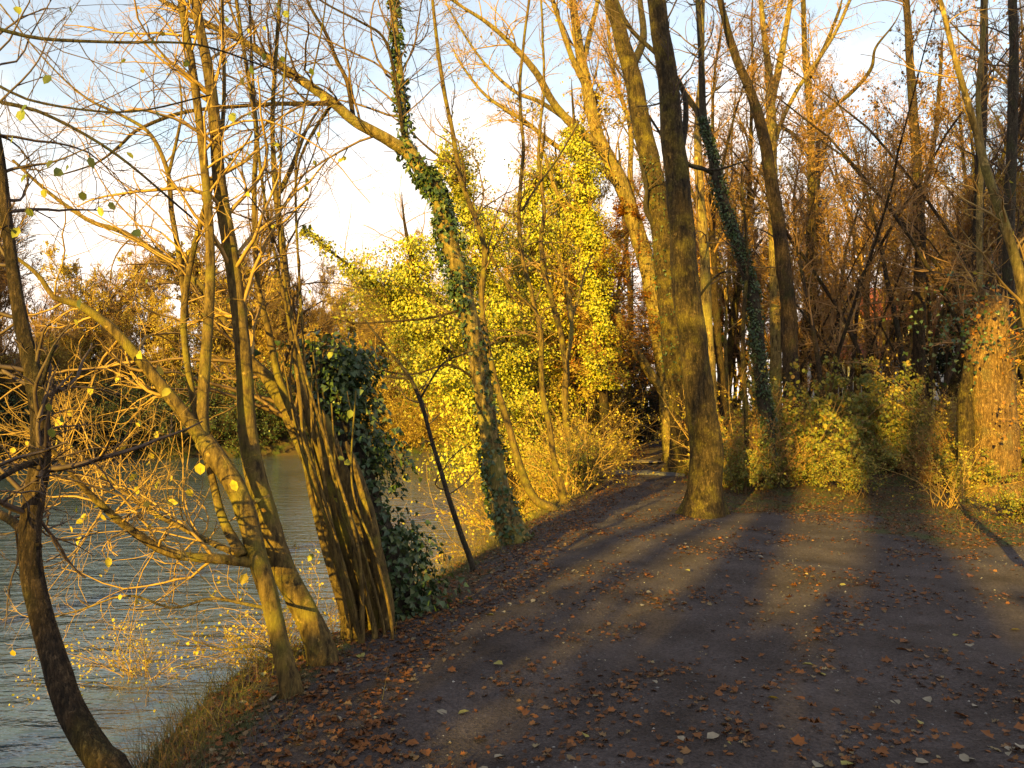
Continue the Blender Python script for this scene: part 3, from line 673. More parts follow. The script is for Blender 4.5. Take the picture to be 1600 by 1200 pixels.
bl = t.stem('limb', [(1046, 625, 26), (1022, 592, 22), (988, 540, 21), (958, 482, 20), (935, 440, 18), (916, 405, 15), (900, 360, 11), (870, 300, 9), (850, 240, 7)], 'bark_pale', dd=-1.2, S=12)
bark_ivy(t, bl, .55, .85, 500, .08, .08)
t.twigs([a] + L2, dens=6.0, L=2.0, levels=3, n2=7, n3=5, leaf=.12, leafsize=.07, lo=.45, rmax=.03, ang=.7)
t.twigs([bl], dens=3, L=.9, levels=2, n2=4, lo=.4)
t.finish(twig='twig_gold', leaf='leaf_gold', ivy='leaf_ivy_sunlit')

# --- traced trees in the woods on the right
def simple(name, label, base, pts, mat, seed, ext=4, d=None, twig='twig', limbs=(), ivy=None, S=12, dens=3, L=1.2, leaf=0, leafm='leaf_gold', lo=.3, lsz=.06, dd=0., flare=.2):
    t = Tree(name, label, base=base, d=d, seed=seed, ws=.8)
    a = t.stem('trunk', pts, mat, grounded=True, ext=ext, S=S, flare=flare, flareh=.4, dd=dd)
    for p, q in limbs: t.stem('limb', p, mat, dd=q, ext=1.0, S=8)
    if ivy: bark_ivy(t, a, *ivy)
    t.twigs(dens=dens, L=L, levels=3, n2=5, n3=3, lo=lo, leaf=leaf, leafsize=lsz)
    return t.finish(twig=twig, leaf=leafm)
simple('ivy_tree', 'dark ivy covered trunk leaning left, right of the big front tree', (1202, 758),
       [(1200, 758, 28), (1202, 700, 26), (1192, 620, 26), (1184, 540, 25), (1176, 460, 24), (1160, 400, 24), (1142, 350, 22), (1126, 300, 20), (1112, 240, 18), (1100, 190, 15), (1096, 100, 12), (1090, -5, 10)], 'bark_dark', 20,
       limbs=[([(1110, 240, 13), (1095, 185, 13), (1072, 150, 11), (1055, 125, 8), (1030, 110, 5)], .5), ([(1112, 270, 9), (1095, 262, 8), (1075, 255, 6), (1060, 230, 4)], -.4)], ivy=(.05, .55, 900, .05, .05), twig='twig_dark')
simple('sapling', 'thin straight pale sapling in front of the dark ivy trunk', (1171, 762), [(1171, 764, 13), (1168, 720, 10), (1165, 640, 9), (1161, 560, 9), (1163, 480, 8), (1168, 400, 6), (1160, 300, 4)], 'bark_grey', 21, S=8, ext=.5, L=.6, flare=.1)
simple('wood_tree', 'straight sunlit trunk with a long limb bending up to the right', (1246, 700),
       [(1244, 700, 18), (1248, 640, 17), (1256, 560, 16), (1262, 460, 16), (1266, 360, 15), (1268, 280, 14), (1266, 190, 13), (1258, 90, 11), (1255, -5, 9)], 'bark_grey', 22, limbs=[([(1268, 195, 10), (1305, 165, 9), (1340, 135, 8), (1362, 105, 7), (1368, 75, 5), (1395, 40, 3)], -.8), ([(1266, 120, 9), (1290, 70, 8), (1310, 20, 6)], .8), ([(1270, 250, 9), (1240, 210, 8), (1200, 190, 6)], .9)], twig='twig_gold')
simple('wood_tree', 'dark curved trunk sweeping up left between the ivy trunk and the sunlit straight one', (1238, 690),
       [(1238, 690, 34), (1236, 600, 32), (1233, 500, 31), (1226, 430, 29), (1216, 350, 27), (1205, 280, 25), (1192, 210, 22), (1175, 150, 19), (1150, 90, 16), (1130, 20, 13), (1124, -5, 12)], 'bark_brown', 23, d=19, twig='twig_dark', L=1.8)
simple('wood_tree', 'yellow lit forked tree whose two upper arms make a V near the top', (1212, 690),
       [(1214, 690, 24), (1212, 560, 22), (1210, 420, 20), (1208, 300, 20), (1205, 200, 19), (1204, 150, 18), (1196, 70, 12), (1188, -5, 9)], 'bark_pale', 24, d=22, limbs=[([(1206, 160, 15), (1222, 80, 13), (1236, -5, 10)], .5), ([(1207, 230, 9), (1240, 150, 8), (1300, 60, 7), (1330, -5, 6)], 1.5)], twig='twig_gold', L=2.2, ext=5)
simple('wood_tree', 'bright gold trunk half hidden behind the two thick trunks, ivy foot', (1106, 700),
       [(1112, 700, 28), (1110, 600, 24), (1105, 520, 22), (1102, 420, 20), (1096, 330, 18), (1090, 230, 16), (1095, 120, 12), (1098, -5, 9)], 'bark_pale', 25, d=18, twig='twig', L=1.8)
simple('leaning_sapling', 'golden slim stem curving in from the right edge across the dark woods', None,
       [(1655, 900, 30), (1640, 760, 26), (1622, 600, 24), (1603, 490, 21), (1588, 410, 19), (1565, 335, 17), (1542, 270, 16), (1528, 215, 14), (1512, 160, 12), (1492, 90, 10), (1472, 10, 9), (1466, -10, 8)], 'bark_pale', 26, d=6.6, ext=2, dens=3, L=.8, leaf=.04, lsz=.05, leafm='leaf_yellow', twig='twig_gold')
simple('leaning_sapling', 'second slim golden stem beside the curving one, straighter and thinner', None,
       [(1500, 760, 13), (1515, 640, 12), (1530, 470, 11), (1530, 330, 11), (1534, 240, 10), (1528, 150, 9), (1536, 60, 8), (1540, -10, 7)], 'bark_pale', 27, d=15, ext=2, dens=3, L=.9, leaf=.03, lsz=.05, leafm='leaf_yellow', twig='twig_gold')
simple('wood_tree', 'dark upright trunk near the right edge, behind the curving golden stem', None,
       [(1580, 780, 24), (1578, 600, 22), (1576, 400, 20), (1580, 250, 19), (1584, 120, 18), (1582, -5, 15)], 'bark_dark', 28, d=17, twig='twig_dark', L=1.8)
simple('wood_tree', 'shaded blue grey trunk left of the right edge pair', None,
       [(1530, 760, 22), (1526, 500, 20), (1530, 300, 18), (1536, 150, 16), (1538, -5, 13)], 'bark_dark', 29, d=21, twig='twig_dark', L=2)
simple('wood_tree', 'brown trunk with a side arm, standing above the bushes where the woods darken', None,
       [(1440, 740, 24), (1436, 560, 22), (1438, 400, 21), (1432, 250, 19), (1424, 130, 16), (1416, -5, 12)], 'bark_brown', 30, d=22, limbs=[([(1436, 330, 10), (1460, 220, 9), (1470, 100, 7)], .5)], twig='twig', L=2)
for k, (x0, y0, w0, x1, dep) in enumerate([(1000, 690, 10, 985, 30)]): pass
simple('path_tree', 'slim dark trunk standing left of where the path disappears', (988, 690), [(992, 692, 17), (984, 640, 14), (982, 570, 12), (985, 480, 11), (978, 380, 9), (970, 280, 7)], 'bark_dark', 31, twig='twig_dark', L=2.0)
simple('path_tree', 'slim dark trunk leaning right at the far end of the path', (1012, 692), [(1010, 694, 14), (1018, 660, 13), (1026, 620, 12), (1030, 560, 11), (1028, 460, 9), (1020, 340, 7)], 'bark_dark', 32, twig='twig_dark', L=2.0)

# old snag at the right
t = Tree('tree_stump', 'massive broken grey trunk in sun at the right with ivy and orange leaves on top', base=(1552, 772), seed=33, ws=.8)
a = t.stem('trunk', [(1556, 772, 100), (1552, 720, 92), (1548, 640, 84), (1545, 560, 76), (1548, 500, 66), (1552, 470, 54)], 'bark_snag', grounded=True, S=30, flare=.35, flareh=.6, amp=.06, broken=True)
b = t.stem('limb', [(1512, 770, 34), (1510, 700, 30), (1508, 620, 26), (1514, 570, 18)], 'bark_grey', d=t.d - .15, S=12, grounded=True, broken=True, amp=.08)
rr = t.rng; top = P(1520, 515, t.d - .3); n = 380; pos = top + rr.normal(0, 1, (n, 3)) * [.55, .4, .42]
t.ivy.add(*leaves(rr, pos, rr.normal(0, .6, (n, 3)) + [0, 0, -.5], rr.uniform(.05, .09, n), IVYL))
t.twigs([a], dens=22, L=1.0, levels=2, n2=6, lo=.6, leaf=2.2, leafsize=.07)
t.finish(leaf='leaf_orange')
# ------------------------------------------------------------------ generic trees and shrubs, built once and copied
def proc_tree(seed, H, r0, lean=.05, first=.3, nb=16, bl=.32, n2=7, n3=6, n4=0, ang=.75, S=8, up=.05, fork=False, rmin=.004):
    rng = np.random.default_rng(seed)
    d0 = np.array([[rng.normal(0, lean), rng.normal(0, lean), 1.0]])
    p0, r_ = grow(rng, np.array([[0, 0, -.3]]), d0, np.array([H]), np.array([r0]), 18, .05, .04, tip=.12)
    tr = Geo(); K = 18
    bm = 1 + rng.normal(0, .06, (1, K, S)); bm[0, 0] += .35; bm[0, 1] += .1
    tr.add(*tubes(p0, r_, S, bm)); cr = Geo()
    mains_p, mains_r = p0, r_
    if fork:
        a = sprout(rng, p0, r_, 3, .3, .6, .26, .7, .7); pf, rf = grow(rng, *a, 18, .06, .08, tip=.12); tr.add(*tubes(pf, rf, S))
        mains_p, mains_r = np.concatenate([p0, pf]), np.concatenate([r_, rf])
    a = sprout(rng, mains_p, mains_r, nb, first, .97, ang, bl, .5); p1, r1 = grow(rng, *a, 9, .1, up); r1 = np.maximum(r1, rmin * 1.5); cr.add(*tubes(p1, r1, 4))
    a = sprout(rng, p1, r1, n2, .15, .95, .7, .45, .6); p2, r2 = grow(rng, *_sp(a, rmin * 1.2), 6, .14, up); cr.add(*tubes(p2, r2, 3))
    a = sprout(rng, p2, r2, n3, .1, .95, .7, .5, .6); p3, r3 = grow(rng, *_sp(a, rmin), 4, .17, up); cr.add(*tubes(p3, r3, 3))
    ends = p3
    if n4:
        a = sprout(rng, p3, r3, n4, .1, .95, .7, .6, .7); p4, r4 = grow(rng, *_sp(a, rmin * .8), 3, .17, up); cr.add(*tubes(p4, r4, 3)); ends = p4
    return rng, p0, r_, tr, cr, ends

def blades(rng, ends, n, size, tmpl=OVAL, down=.5, spread=.05):
    i = rng.integers(0, len(ends), n); k = rng.integers(1, ends.shape[1], n)
    pos = ends[i, k] + rng.normal(0, spread, (n, 3))
    return leaves(rng, pos, rng.normal(0, .6, (n, 3)) + np.array([0, 0, -down]), rng.uniform(.6, 1.3, n) * size, tmpl, curl=.3)

PROTO = {}
def reg(key, name, meshes):
    """meshes: list of (part name, mesh)"""
    PROTO[key] = (name, meshes)
def place(key, x, y, rz=0, sc=1, label=None, cat='tree', group=None, name=None, z=None, tilt=(0, 0)):
    nm, ms = PROTO[key]
    z = float(height(x, y)) if z is None else z
    if len(ms) == 1:
        o = bpy.data.objects.new(name or nm, ms[0][1]); o.location = (x, y, z); COL.objects.link(o)
    else:
        o = empty(name or nm, (x, y, z))
        for pn, me in ms:
            c = bpy.data.objects.new(pn, me); c.parent = o; COL.objects.link(c)
    o.rotation_euler = (tilt[0], tilt[1], rz); o.scale = (sc, sc, sc)
    return tag(o, label, cat, group)

# bare trees of the woods
for i, (H, r0, mat, tw, lf, kw) in enumerate([
        (15, .16, 'bark_grey', 'twig', None, {}), (17, .20, 'bark_brown', 'twig_red', 'leaf_copper', dict(fork=True)),
        (13, .11, 'bark_pale', 'twig_gold', 'leaf_gold', {}), (16, .15, 'bark_dark', 'twig_dark', None, dict(first=.5)),
        (12, .09, 'bark_brown', 'twig_red', 'leaf_copper', dict(first=.35)), (18, .24, 'bark_grey', 'twig_dark', None, dict(fork=True, first=.45))]):
    rng, p0, r_, tr, cr, ends = proc_tree(100 + i, H, r0, nb=22, n2=8, n3=7, rmin=.0045, **{**dict(first=.42, bl=.22, ang=.6), **kw})
    ms = [('trunk', tr.mesh('trunk', [M[mat]])), ('crown', cr.mesh('crown', [M[tw]]))]
    if lf: g = Geo(); g.add(*blades(rng, ends, 2200 if lf == 'leaf_copper' else 1300, .085)); ms.append(('leaves', g.mesh('leaves', [M[lf]], False)))
    reg('wood%d' % i, 'wood_tree', ms)
rng, p0, r_, tr, cr, ends = proc_tree(150, 14, .075, first=.25, nb=40, bl=.13, n2=7, n3=5, ang=.9, up=.06, rmin=.004)
g = Geo(); g.add(*blades(rng, ends, 900, .07))
reg('pole', 'slim_tree', [('trunk', tr.mesh('trunk', [M['bark_brown']])), ('crown', cr.mesh('crown', [M['twig_red']])), ('leaves', g.mesh('leaves', [M['leaf_copper']], False))])
# denser far-bank trees, one mesh each
for i in range(5):
    H = [12, 14, 10, 13, 9][i]
    rng, p0, r_, tr, cr, ends = proc_tree(200 + i, H, .16, first=.12, nb=34, bl=.34, n2=10, n3=9, n4=0, rmin=.015, up=.07, fork=i % 2 == 0)
    g = Geo(); g.add(np.concatenate(tr.v), tr.f, 0)
    g.add(np.concatenate(cr.v), cr.f, 1)
    if i in (1, 2, 4): g.add(*blades(rng, ends, 5500, .15), 2)  # gold leaves here and gold twigs below put sunlit crowns into the colour
    reg('far%d' % i, 'far_tree', [('far_tree', g.mesh('far_tree', [M['bark_far'], M[['twig', 'twig_gold', 'twig_gold', 'twig_red', 'twig'][i]], M['leaf_gold']], True))])
# beech sapling with copper leaves held in flat sprays
rng, p0, r_, tr, cr, ends = proc_tree(300, 9, .09, first=.3, nb=26, bl=.42, n2=8, n3=7, ang=1.35, up=0, rmin=.003)
g = Geo(); n = 13000; i_ = rng.integers(0, len(ends), n); k_ = rng.integers(0, 4, n)
g.add(*leaves(rng, ends[i_, k_] + rng.normal(0, .05, (n, 3)) * [1, 1, .4], rng.normal(0, 1, (n, 3)) * [1, 1, .3], rng.uniform(.05, .09, n), OVAL, up=rng.normal(0, .3, (n, 3)) + [0, 0, 1]))
reg('beech', 'beech_tree', [('trunk', tr.mesh('trunk', [M['bark_grey']])), ('crown', cr.mesh('crown', [M['twig']])), ('leaves', g.mesh('leaves', [M['leaf_orange']], False))])
# golden crown trees
rng, p0, r_, tr, cr, ends = proc_tree(320, 15, .16, first=.12, nb=34, bl=.3, n2=9, n3=8, up=.08, rmin=.008)
g = Geo(); g.add(*blades(rng, ends, 9000, .10, spread=.08))
reg('gold', 'gold_tree', [('trunk', tr.mesh('trunk', [M['bark_pale']])), ('crown', cr.mesh('crown', [M['twig_gold']])), ('leaves', g.mesh('leaves', [M['leaf_gold']], False))])
rng, p0, r_, tr, cr, ends = proc_tree(330, 24, .34, lean=.01, first=.58, nb=34, bl=.14, n2=9, n3=7, up=.04, rmin=.006)
g = Geo(); g.add(*blades(rng, ends, 17000, .15, spread=.1))
CURVE = {'tall': p0[0]}
reg('tall', 'oak_tree', [('trunk', tr.mesh('trunk', [M['bark_brown']])), ('crown', cr.mesh('crown', [M['twig_dark']])), ('leaves', g.mesh('leaves', [M['leaf_orange']], False))])
rng, p0, r_, tr, cr, ends = proc_tree(340, 22, .47, first=.5, nb=14, bl=.22, n2=7, n3=5, up=.04, rmin=.006)
CURVE['old'] = p0[0]
reg('old', 'old_tree', [('trunk', tr.mesh('trunk', [M['bark_brown']])), ('crown', cr.mesh('crown', [M['twig_dark']]))])
# dark evergreen
rng, p0, r_, tr, cr, ends = proc_tree(310, 11, .14, first=.03, nb=60, bl=.22, n2=7, n3=5, ang=1.5, up=-.03, rmin=.004)
g = Geo(); g.add(*blades(rng, ends, 30000, .10, spread=.05))
reg('fir', 'evergreen_tree', [('trunk', tr.mesh('trunk', [M['bark_dark']])), ('crown', cr.mesh('crown', [M['twig_dark']])), ('needles', g.mesh('needles', [M['needle']], False))])

def shrub(seed, H, nst, leafn, lsz, tw, lf, spread=.5, droop=-.02, n2=7, n3=5, rmin=.0022, r0=.012):
    rng = np.random.default_rng(seed)
    p0 = np.stack([rng.normal(0, .18, nst), rng.normal(0, .18, nst), np.full(nst, -.1)], 1)
    d0 = np.stack([rng.normal(0, spread, nst), rng.normal(0, spread, nst), np.ones(nst)], 1)
    p1, r1 = grow(rng, p0, d0, H * rng.uniform(.5, 1.1, nst), np.full(nst, r0), 12, .09, droop, tip=.25)
    c = Geo(); c.add(*tubes(p1, r1, 5))
    p2, r2 = grow(rng, *_sp(sprout(rng, p1, r1, n2, .12, .97, .8, .42, .6), rmin * 1.2), 7, .14, .02); c.add(*tubes(p2, r2, 3))
    p3, r3 = grow(rng, *_sp(sprout(rng, p2, r2, n3, .1, .97, .8, .45, .6), rmin), 5, .17, .01); c.add(*tubes(p3, r3, 3))
    g = Geo(); g.add(*blades(rng, p3, leafn, lsz, spread=.03))
    return [('stems', c.mesh('stems', [M[tw]])), ('leaves', g.mesh('leaves', [M[lf]], False))]
reg('sh_gold', 'shrub', shrub(1, 3.0, 22, 1500, .05, 'twig_gold', 'leaf_gold'))
reg('sh_leafy', 'shrub', shrub(2, 2.0, 16, 4200, .06, 'twig', 'leaf_shrub', .4, n3=4))
reg('sh_green', 'shrub', shrub(3, 1.4, 18, 3600, .055, 'twig_dark', 'leaf_shrub', .6, n3=4))
reg('sh_bare', 'shrub', shrub(4, 2.6, 16, 400, .05, 'twig_gold', 'leaf_yellow', .5, n2=6, n3=4))
reg('sh_brown', 'shrub', shrub(5, 2.2, 26, 1800, .05, 'twig_red', 'leaf_copper', .5))
reg('sh_farshade', 'shrub', shrub(6, 5.0, 34, 7200, .11, 'twig_dark', 'leaf_ivy', .5, rmin=.010, r0=.03, n2=9, n3=7))  # dark leaves hold the shade of the lower far bank in their colour
reg('sh_fargold', 'shrub', shrub(7, 5.0, 34, 3500, .11, 'twig_gold', 'leaf_gold', .5, rmin=.009, r0=.03, n2=9, n3=7))
reg('sh_over', 'shrub', shrub(8, 3.0, 16, 900, .055, 'twig_gold', 'leaf_yellow', .7, droop=-.05, n2=8, n3=6))

# ------------------------------------------------------------------ ivy towers beyond the bend (sunlit yellow green put into the leaf colour)
def ivy_tower(label, base, pts, seed, dens, thick, d=None, dd=0., size=.075, limbs=(), skirt=0, lump=.8):
    t = Tree('ivy_tower_tree', label, base=base, d=d, seed=seed, group=None)
    a = t.stem('trunk', pts, 'bark_brown', grounded=True, ext=1.5, S=8, dd=dd)
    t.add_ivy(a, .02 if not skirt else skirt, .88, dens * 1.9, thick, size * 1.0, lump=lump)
    for p, q, th, dn in limbs:
        b = t.stem('limb', p, 'bark_brown', dd=q, S=6); t.add_ivy(b, 0, 1, dn, th, size, lump=lump)
    t.twigs(dens=4, L=1.6, levels=3, n2=5, n3=4, lo=.15, leaf=.05, leafsize=.07, rmin=.0022)
    return t.finish(twig='twig_gold', leaf='leaf_gold', ivy='leaf_ivy_sunlit')
ivy_tower('broad ivy smothered tree bulging left over the water behind the leaning trunk', None,
          [(800, 760, 26), (770, 700, 24), (735, 630, 22), (700, 560, 20), (670, 490, 18), (650, 430, 14), (640, 390, 10)], 50, 3000, 1.35, d=21, dd=-1,
          limbs=[([(700, 560, 12), (650, 500, 10), (600, 455, 9), (560, 425, 7), (520, 395, 6), (485, 368, 5), (470, 360, 4)], -1.5, .22, 900), ([(700, 560, 9), (650, 520, 8), (600, 470, 7), (575, 430, 6)], 1., .9, 2500), ([(670, 490, 9), (640, 450, 8), (625, 420, 5)], 0, .8, 2000)], skirt=.3)
ivy_tower('tall ivy column directly right of the leaning trunk, reaching up to its fork', None,
          [(838, 770, 26), (825, 690, 24), (805, 600, 20), (785, 520, 18), (765, 440, 16), (745, 360, 14), (722, 290, 12), (700, 250, 10), (680, 240, 6)], 51, 2600, .75, d=22)
ivy_tower('ivy column above the slender stems with a ragged dark hollow side', None,
          [(872, 750, 22), (862, 660, 20), (848, 560, 18), (838, 470, 16), (832, 380, 14), (835, 300, 12), (845, 250, 8)], 52, 2200, .85, d=24)
ivy_tower('narrow bright ivy column rising behind the yellow barked tree', None,
          [(948, 725, 24), (943, 620, 20), (940, 540, 18), (932, 450, 18), (922, 360, 16), (912, 290, 14), (902, 235, 12), (898, 200, 8)], 53, 2000, .42, d=23, skirt=.22)
ivy_tower('far ivy tower standing between the other ivy columns', None,
          [(900, 720, 20), (896, 600, 18), (890, 480, 16), (880, 380, 12), (872, 300, 10), (870, 270, 8)], 54, 1800, .9, d=30)
ivy_tower('short ivy mass low over the bank behind the two curved slender trees', None,
          [(815, 770, 20), (800, 700, 18), (790, 640, 16), (782, 580, 14), (780, 530, 10)], 55, 2800, 1.0, d=26)
# ------------------------------------------------------------------ placing the woods
R = np.random.default_rng(77)
def wxy(px, d): return (px - 800) / F_PX * d, d
# far bank
n = 0
for row, (off, step, sc) in enumerate([(1.5, 2.4, .6), (5, 2.8, .75), (9, 3.2, .9), (15, 4, 1.0), (23, 5, 1.1)]):
    y_ = -35.0 if row < 4 else 10
    while y_ < 92:
        x_ = float(far_x(y_)) - off - R.uniform(0, 3)
        w = math.hypot(float(far_x(y_ + 1)) - float(far_x(y_)), 1)
        px = 800 + F_PX * x_ / y_ if y_ > 5 else -9999
        if px > -250 and px < 840:
            place('far%d' % R.integers(0, 5), x_, y_ + R.uniform(-.6, .6), R.uniform(0, 6.3), sc * R.uniform(.8, 1.15),
                  'bare bushy tree in the wooded far bank across the river', 'tree', 'bare trees on the far bank')
        elif px <= -250 and row < 4 and .907 * x_ - .42 * y_ < -37 and R.uniform() < .8:
            place('far%d' % R.integers(0, 5), x_ - 2, y_, R.uniform(0, 6.3), sc * 1.15, 'bare bushy tree upstream on the far bank', 'tree', 'bare trees on the far bank upstream')
        y_ += step / max(w, 1) * R.uniform(.75, 1.25)
y_ = 30.0
while y_ < 66:
    w = math.hypot(float(far_x(y_ + 1)) - float(far_x(y_)), 1)
    for off in (0.0, 2.5, 5.0, 8.0):
        x_ = float(far_x(y_)) - off - R.uniform(-.5, 1.5); px = 800 + F_PX * x_ / y_
        if -60 < px < 800:
            place('sh_farshade' if px < 470 else 'sh_fargold', x_, y_, R.uniform(0, 6.3), R.uniform(.6, 1.0), 'low waterside shrub fringing the far bank' if px < 470 else 'golden sunlit shrub low on the far bank beyond the ivy stump', 'shrub', 'dark shrubs along the far waterline' if px < 470 else 'golden shrubs along the far waterline')
    y_ += 2.0 / max(w, 1)

# woods to the right and beyond
spots = []
tries = 0
while len(spots) < 100 and tries < 6000:
    tries += 1
    d = R.uniform(22, 50); px = R.uniform(985, 1760); x_, y_ = wxy(px, d)
    u = x_ - bank_x(d)
    if u < 3.6 or d < 24 or (1150 < px < 1430 and d < 33): continue
    if all((x_ - a) ** 2 + (y_ - b) ** 2 > (1.3 + d * .015) ** 2 for a, b in spots): spots.append((x_, y_))
for x_, y_ in spots:
    k = R.choice(6, p=[.24, .14, .18, .16, .22, .06])
    place('wood%d' % k, x_, y_, R.uniform(0, 6.3), R.uniform(.75, 1.1),
          ['grey slender bare tree standing in the woods right of the path', 'brown forked tree with copper leaves in the woods right of the path', 'pale young tree with yellow leaves in the woods right of the path',
           'dark slender bare tree standing in the woods right of the path', 'thin brown tree holding copper leaves in the woods right of the path', 'large forked bare tree standing in the woods right of the path'][k],
          'tree', ['grey woodland trees', 'forked copper woodland trees', 'pale young woodland trees', 'dark woodland trees', 'thin copper woodland trees', 'forked bare woodland trees'][k])
n_ = 0
while n_ < 85:
    d = R.uniform(19, 46); px = R.uniform(1060, 1720); x_, y_ = wxy(px, d)
    if x_ - bank_x(d) < 3.8: continue
    place('pole', x_, y_, R.uniform(0, 6.3), R.uniform(.6, 1.15), 'slim upright young tree in the dense screen right of the path', 'tree', 'slim young trees right of the path', tilt=(R.normal(0, .04), R.normal(0, .03))); n_ += 1
# left of and along the trail further on
for px, d, k, s_ in [(960, 34, 0, 1), (905, 30, 2, .9), (870, 36, 1, .9), (930, 44, 5, 1), (845, 28, 4, .9), (980, 52, 3, 1), (1000, 64, 0, 1), (1015, 58, 1, 1), (880, 48, 4, 1), (800, 42, 2, 1), (1030, 48, 5, 1), (955, 60, 1, 1), (1040, 70, 4, 1), (915, 62, 0, 1)]:
    x_, y_ = wxy(px, d); place('wood%d' % k, x_, y_, R.uniform(0, 6.3), s_, 'bare tree crowding the far end of the path', 'tree', 'trees around the far end of the path')
for px, d, s_ in [(958, 24, .9), (975, 31, 1.0), (1010, 46, .9), (1150, 30, 1.0), (925, 36, 1.1)]:
    x_, y_ = wxy(px, d); place('beech', x_, y_, R.uniform(0, 6.3), s_, {958: 'small beech with layered copper leaves left of the yellow barked tree', 975: 'beech with bright copper leaves over the path end', 1010: 'distant copper beech closing the path view', 1150: 'copper beech glimpsed right of the big front trunk', 925: 'copper beech behind the narrow ivy column'}[px], 'tree')
for px, d, s_ in [(955, 40, .9), (975, 46, 1.), (1010, 44, .7), (1040, 40, .8)]:
    x_, y_ = wxy(px, d); place('fir', x_, y_, R.uniform(0, 6.3), s_, 'dark evergreen in the shade where the path ends', 'tree', 'dark evergreens at the path end')
for px, d, s_ in [(1480, 38, 1.), (1585, 34, .9)]:
    x_, y_ = wxy(px, d); place('fir', x_, y_, R.uniform(0, 6.3), s_, 'dark evergreen deep in the right hand woods', 'tree', 'dark evergreens deep in the right hand woods')

# shrubs: on the right behind the clearing
def sh(key, px, d, s_, lab, grp=None, rz=None): 
    x_, y_ = wxy(px, d); return place(key, x_, y_, R.uniform(0, 6.3) if rz is None else rz, s_, lab, 'shrub', grp)
for k in range(46):
    px = 1130 + k * 11.5 + R.uniform(-10, 10); d = R.uniform(14.2, 20)
    if 1195 < px < 1400 and k % 2: d += 1
    kk = ['sh_leafy', 'sh_green', 'sh_gold', 'sh_bare', 'sh_brown'][R.choice(5, p=[.44, .28, .06, .10, .12])]
    sh(kk, px, d, R.uniform(.5, .85) * (1.8 if k % 5 == 0 else 1), {'sh_leafy': 'leafy olive shrub in the thicket behind the clearing', 'sh_green': 'low green shrub in the thicket behind the clearing', 'sh_gold': 'tall golden twigged shrub in the thicket behind the clearing',
        'sh_bare': 'bare golden shrub in the thicket behind the clearing', 'sh_brown': 'copper leaved shrub in the thicket behind the clearing'}[kk],
       {'sh_leafy': 'olive thicket shrubs', 'sh_green': 'low green thicket shrubs', 'sh_gold': 'golden thicket shrubs', 'sh_bare': 'bare thicket shrubs', 'sh_brown': 'copper thicket shrubs'}[kk])
for k in range(30):
    px = 1115 + k * 18 + R.uniform(-10, 10); d = R.uniform(20, 36)
    sh(['sh_leafy', 'sh_gold', 'sh_brown'][k % 3], px, d, R.uniform(.7, 1.1), 'undergrowth shrub among the trunks deeper in the woods', 'undergrowth deeper in the woods')
sh('sh_bare', 1480, 12.6, .62, 'bare arching shrub at the foot of the broken trunk'); sh('sh_green', 1590, 11.6, .6, 'low green shrub right of the broken trunk')
# along the trail
for px, d in [(928, 20), (912, 18), (938, 23), (950, 27), (898, 16.5), (960, 32), (1112, 20.5), (1105, 23), (1122, 18), (1095, 28), (1085, 34), (1090, 31)]:
    kk = 'sh_leafy' if px < 1000 else 'sh_green'
    sh(kk, px, d, R.uniform(.5, .8), 'leafy shrub crowding the left edge of the trail' if px < 1000 else 'low shrub crowding the right edge of the trail', 'shrubs on the left of the trail' if px < 1000 else 'shrubs on the right of the trail')
# golden brush on the river slope beyond the leaning tree
for px, d in [(900, 16), (885, 18), (905, 18.5), (868, 20), (910, 21), (850, 22), (830, 24), (815, 25), (795, 26), (895, 25), (780, 29), (860, 28), (835, 31), (760, 32)]:
    x_, y_ = wxy(px, d); z_ = max(float(height(x_, y_)), WATER_Z - .1)
    place('sh_gold' if (px // 5) % 2 else 'sh_bare', x_, y_, R.uniform(0, 6.3), R.uniform(.8, 1.15), 'golden brush lit by the sun on the river slope below the ivy columns', 'shrub', 'golden brush on the river slope', z=z_)
sh('sh_brown', 962, 24, .45, 'small copper leaved bush on the left of the trail beyond the step')
# overhanging twigs
for px, d, s_, tl, lab in [(790, 16, 1., (.2, -.5), 'golden shrub spreading over the water behind the leaning trunk'),
                       (800, 20, 1.2, (0, -.5), 'golden twig shrub under the short ivy mass'), (480, 6.6, .55, (.3, -.5), 'small yellow leaved shrub behind the ivy stump foot')]:
    x_, y_ = wxy(px, d); place('sh_over', x_, y_, R.uniform(0, 6.3), s_, lab, 'shrub', z=max(float(height(x_, y_)), WATER_Z), tilt=tl)
for px, d, s_, key, lab in [(230, 9.0, .5, 'sh_over', 'golden twigged shrub rising from the slope left of the twin trunks'),
                       (410, 5.5, .3, 'sh_over', 'low yellow leaved bush at the foot of the twin trunks'),
                       (-30, 3.0, .2, 'sh_green', 'small leafy bush in the bottom left corner')]:
    x_, y_ = wxy(px, d); place(key, x_, y_, R.uniform(0, 6.3), s_, lab, 'shrub', z=max(float(height(x_, y_)), WATER_Z - .1))

# ------------------------------------------------------------------ ground cover
R2 = np.random.default_rng(5)
def scatter(n, xr, yr):
    x = R2.uniform(*xr, n); y = R2.uniform(*yr, n); return x, y
def lay(rng, x, y, size, tmpl=OAK, lift=.006, tiltv=.28):
    z = height(x, y) + lift; n = len(x)
    a = rng.uniform(0, 6.28, n); d = np.stack([np.cos(a), np.sin(a), rng.normal(0, tiltv * .5, n)], 1)
    up = np.stack([rng.normal(0, tiltv, n), rng.normal(0, tiltv, n), np.ones(n)], 1)
    return leaves(rng, np.stack([x, y, z], 1), d, size, tmpl, up=up, curl=.9)
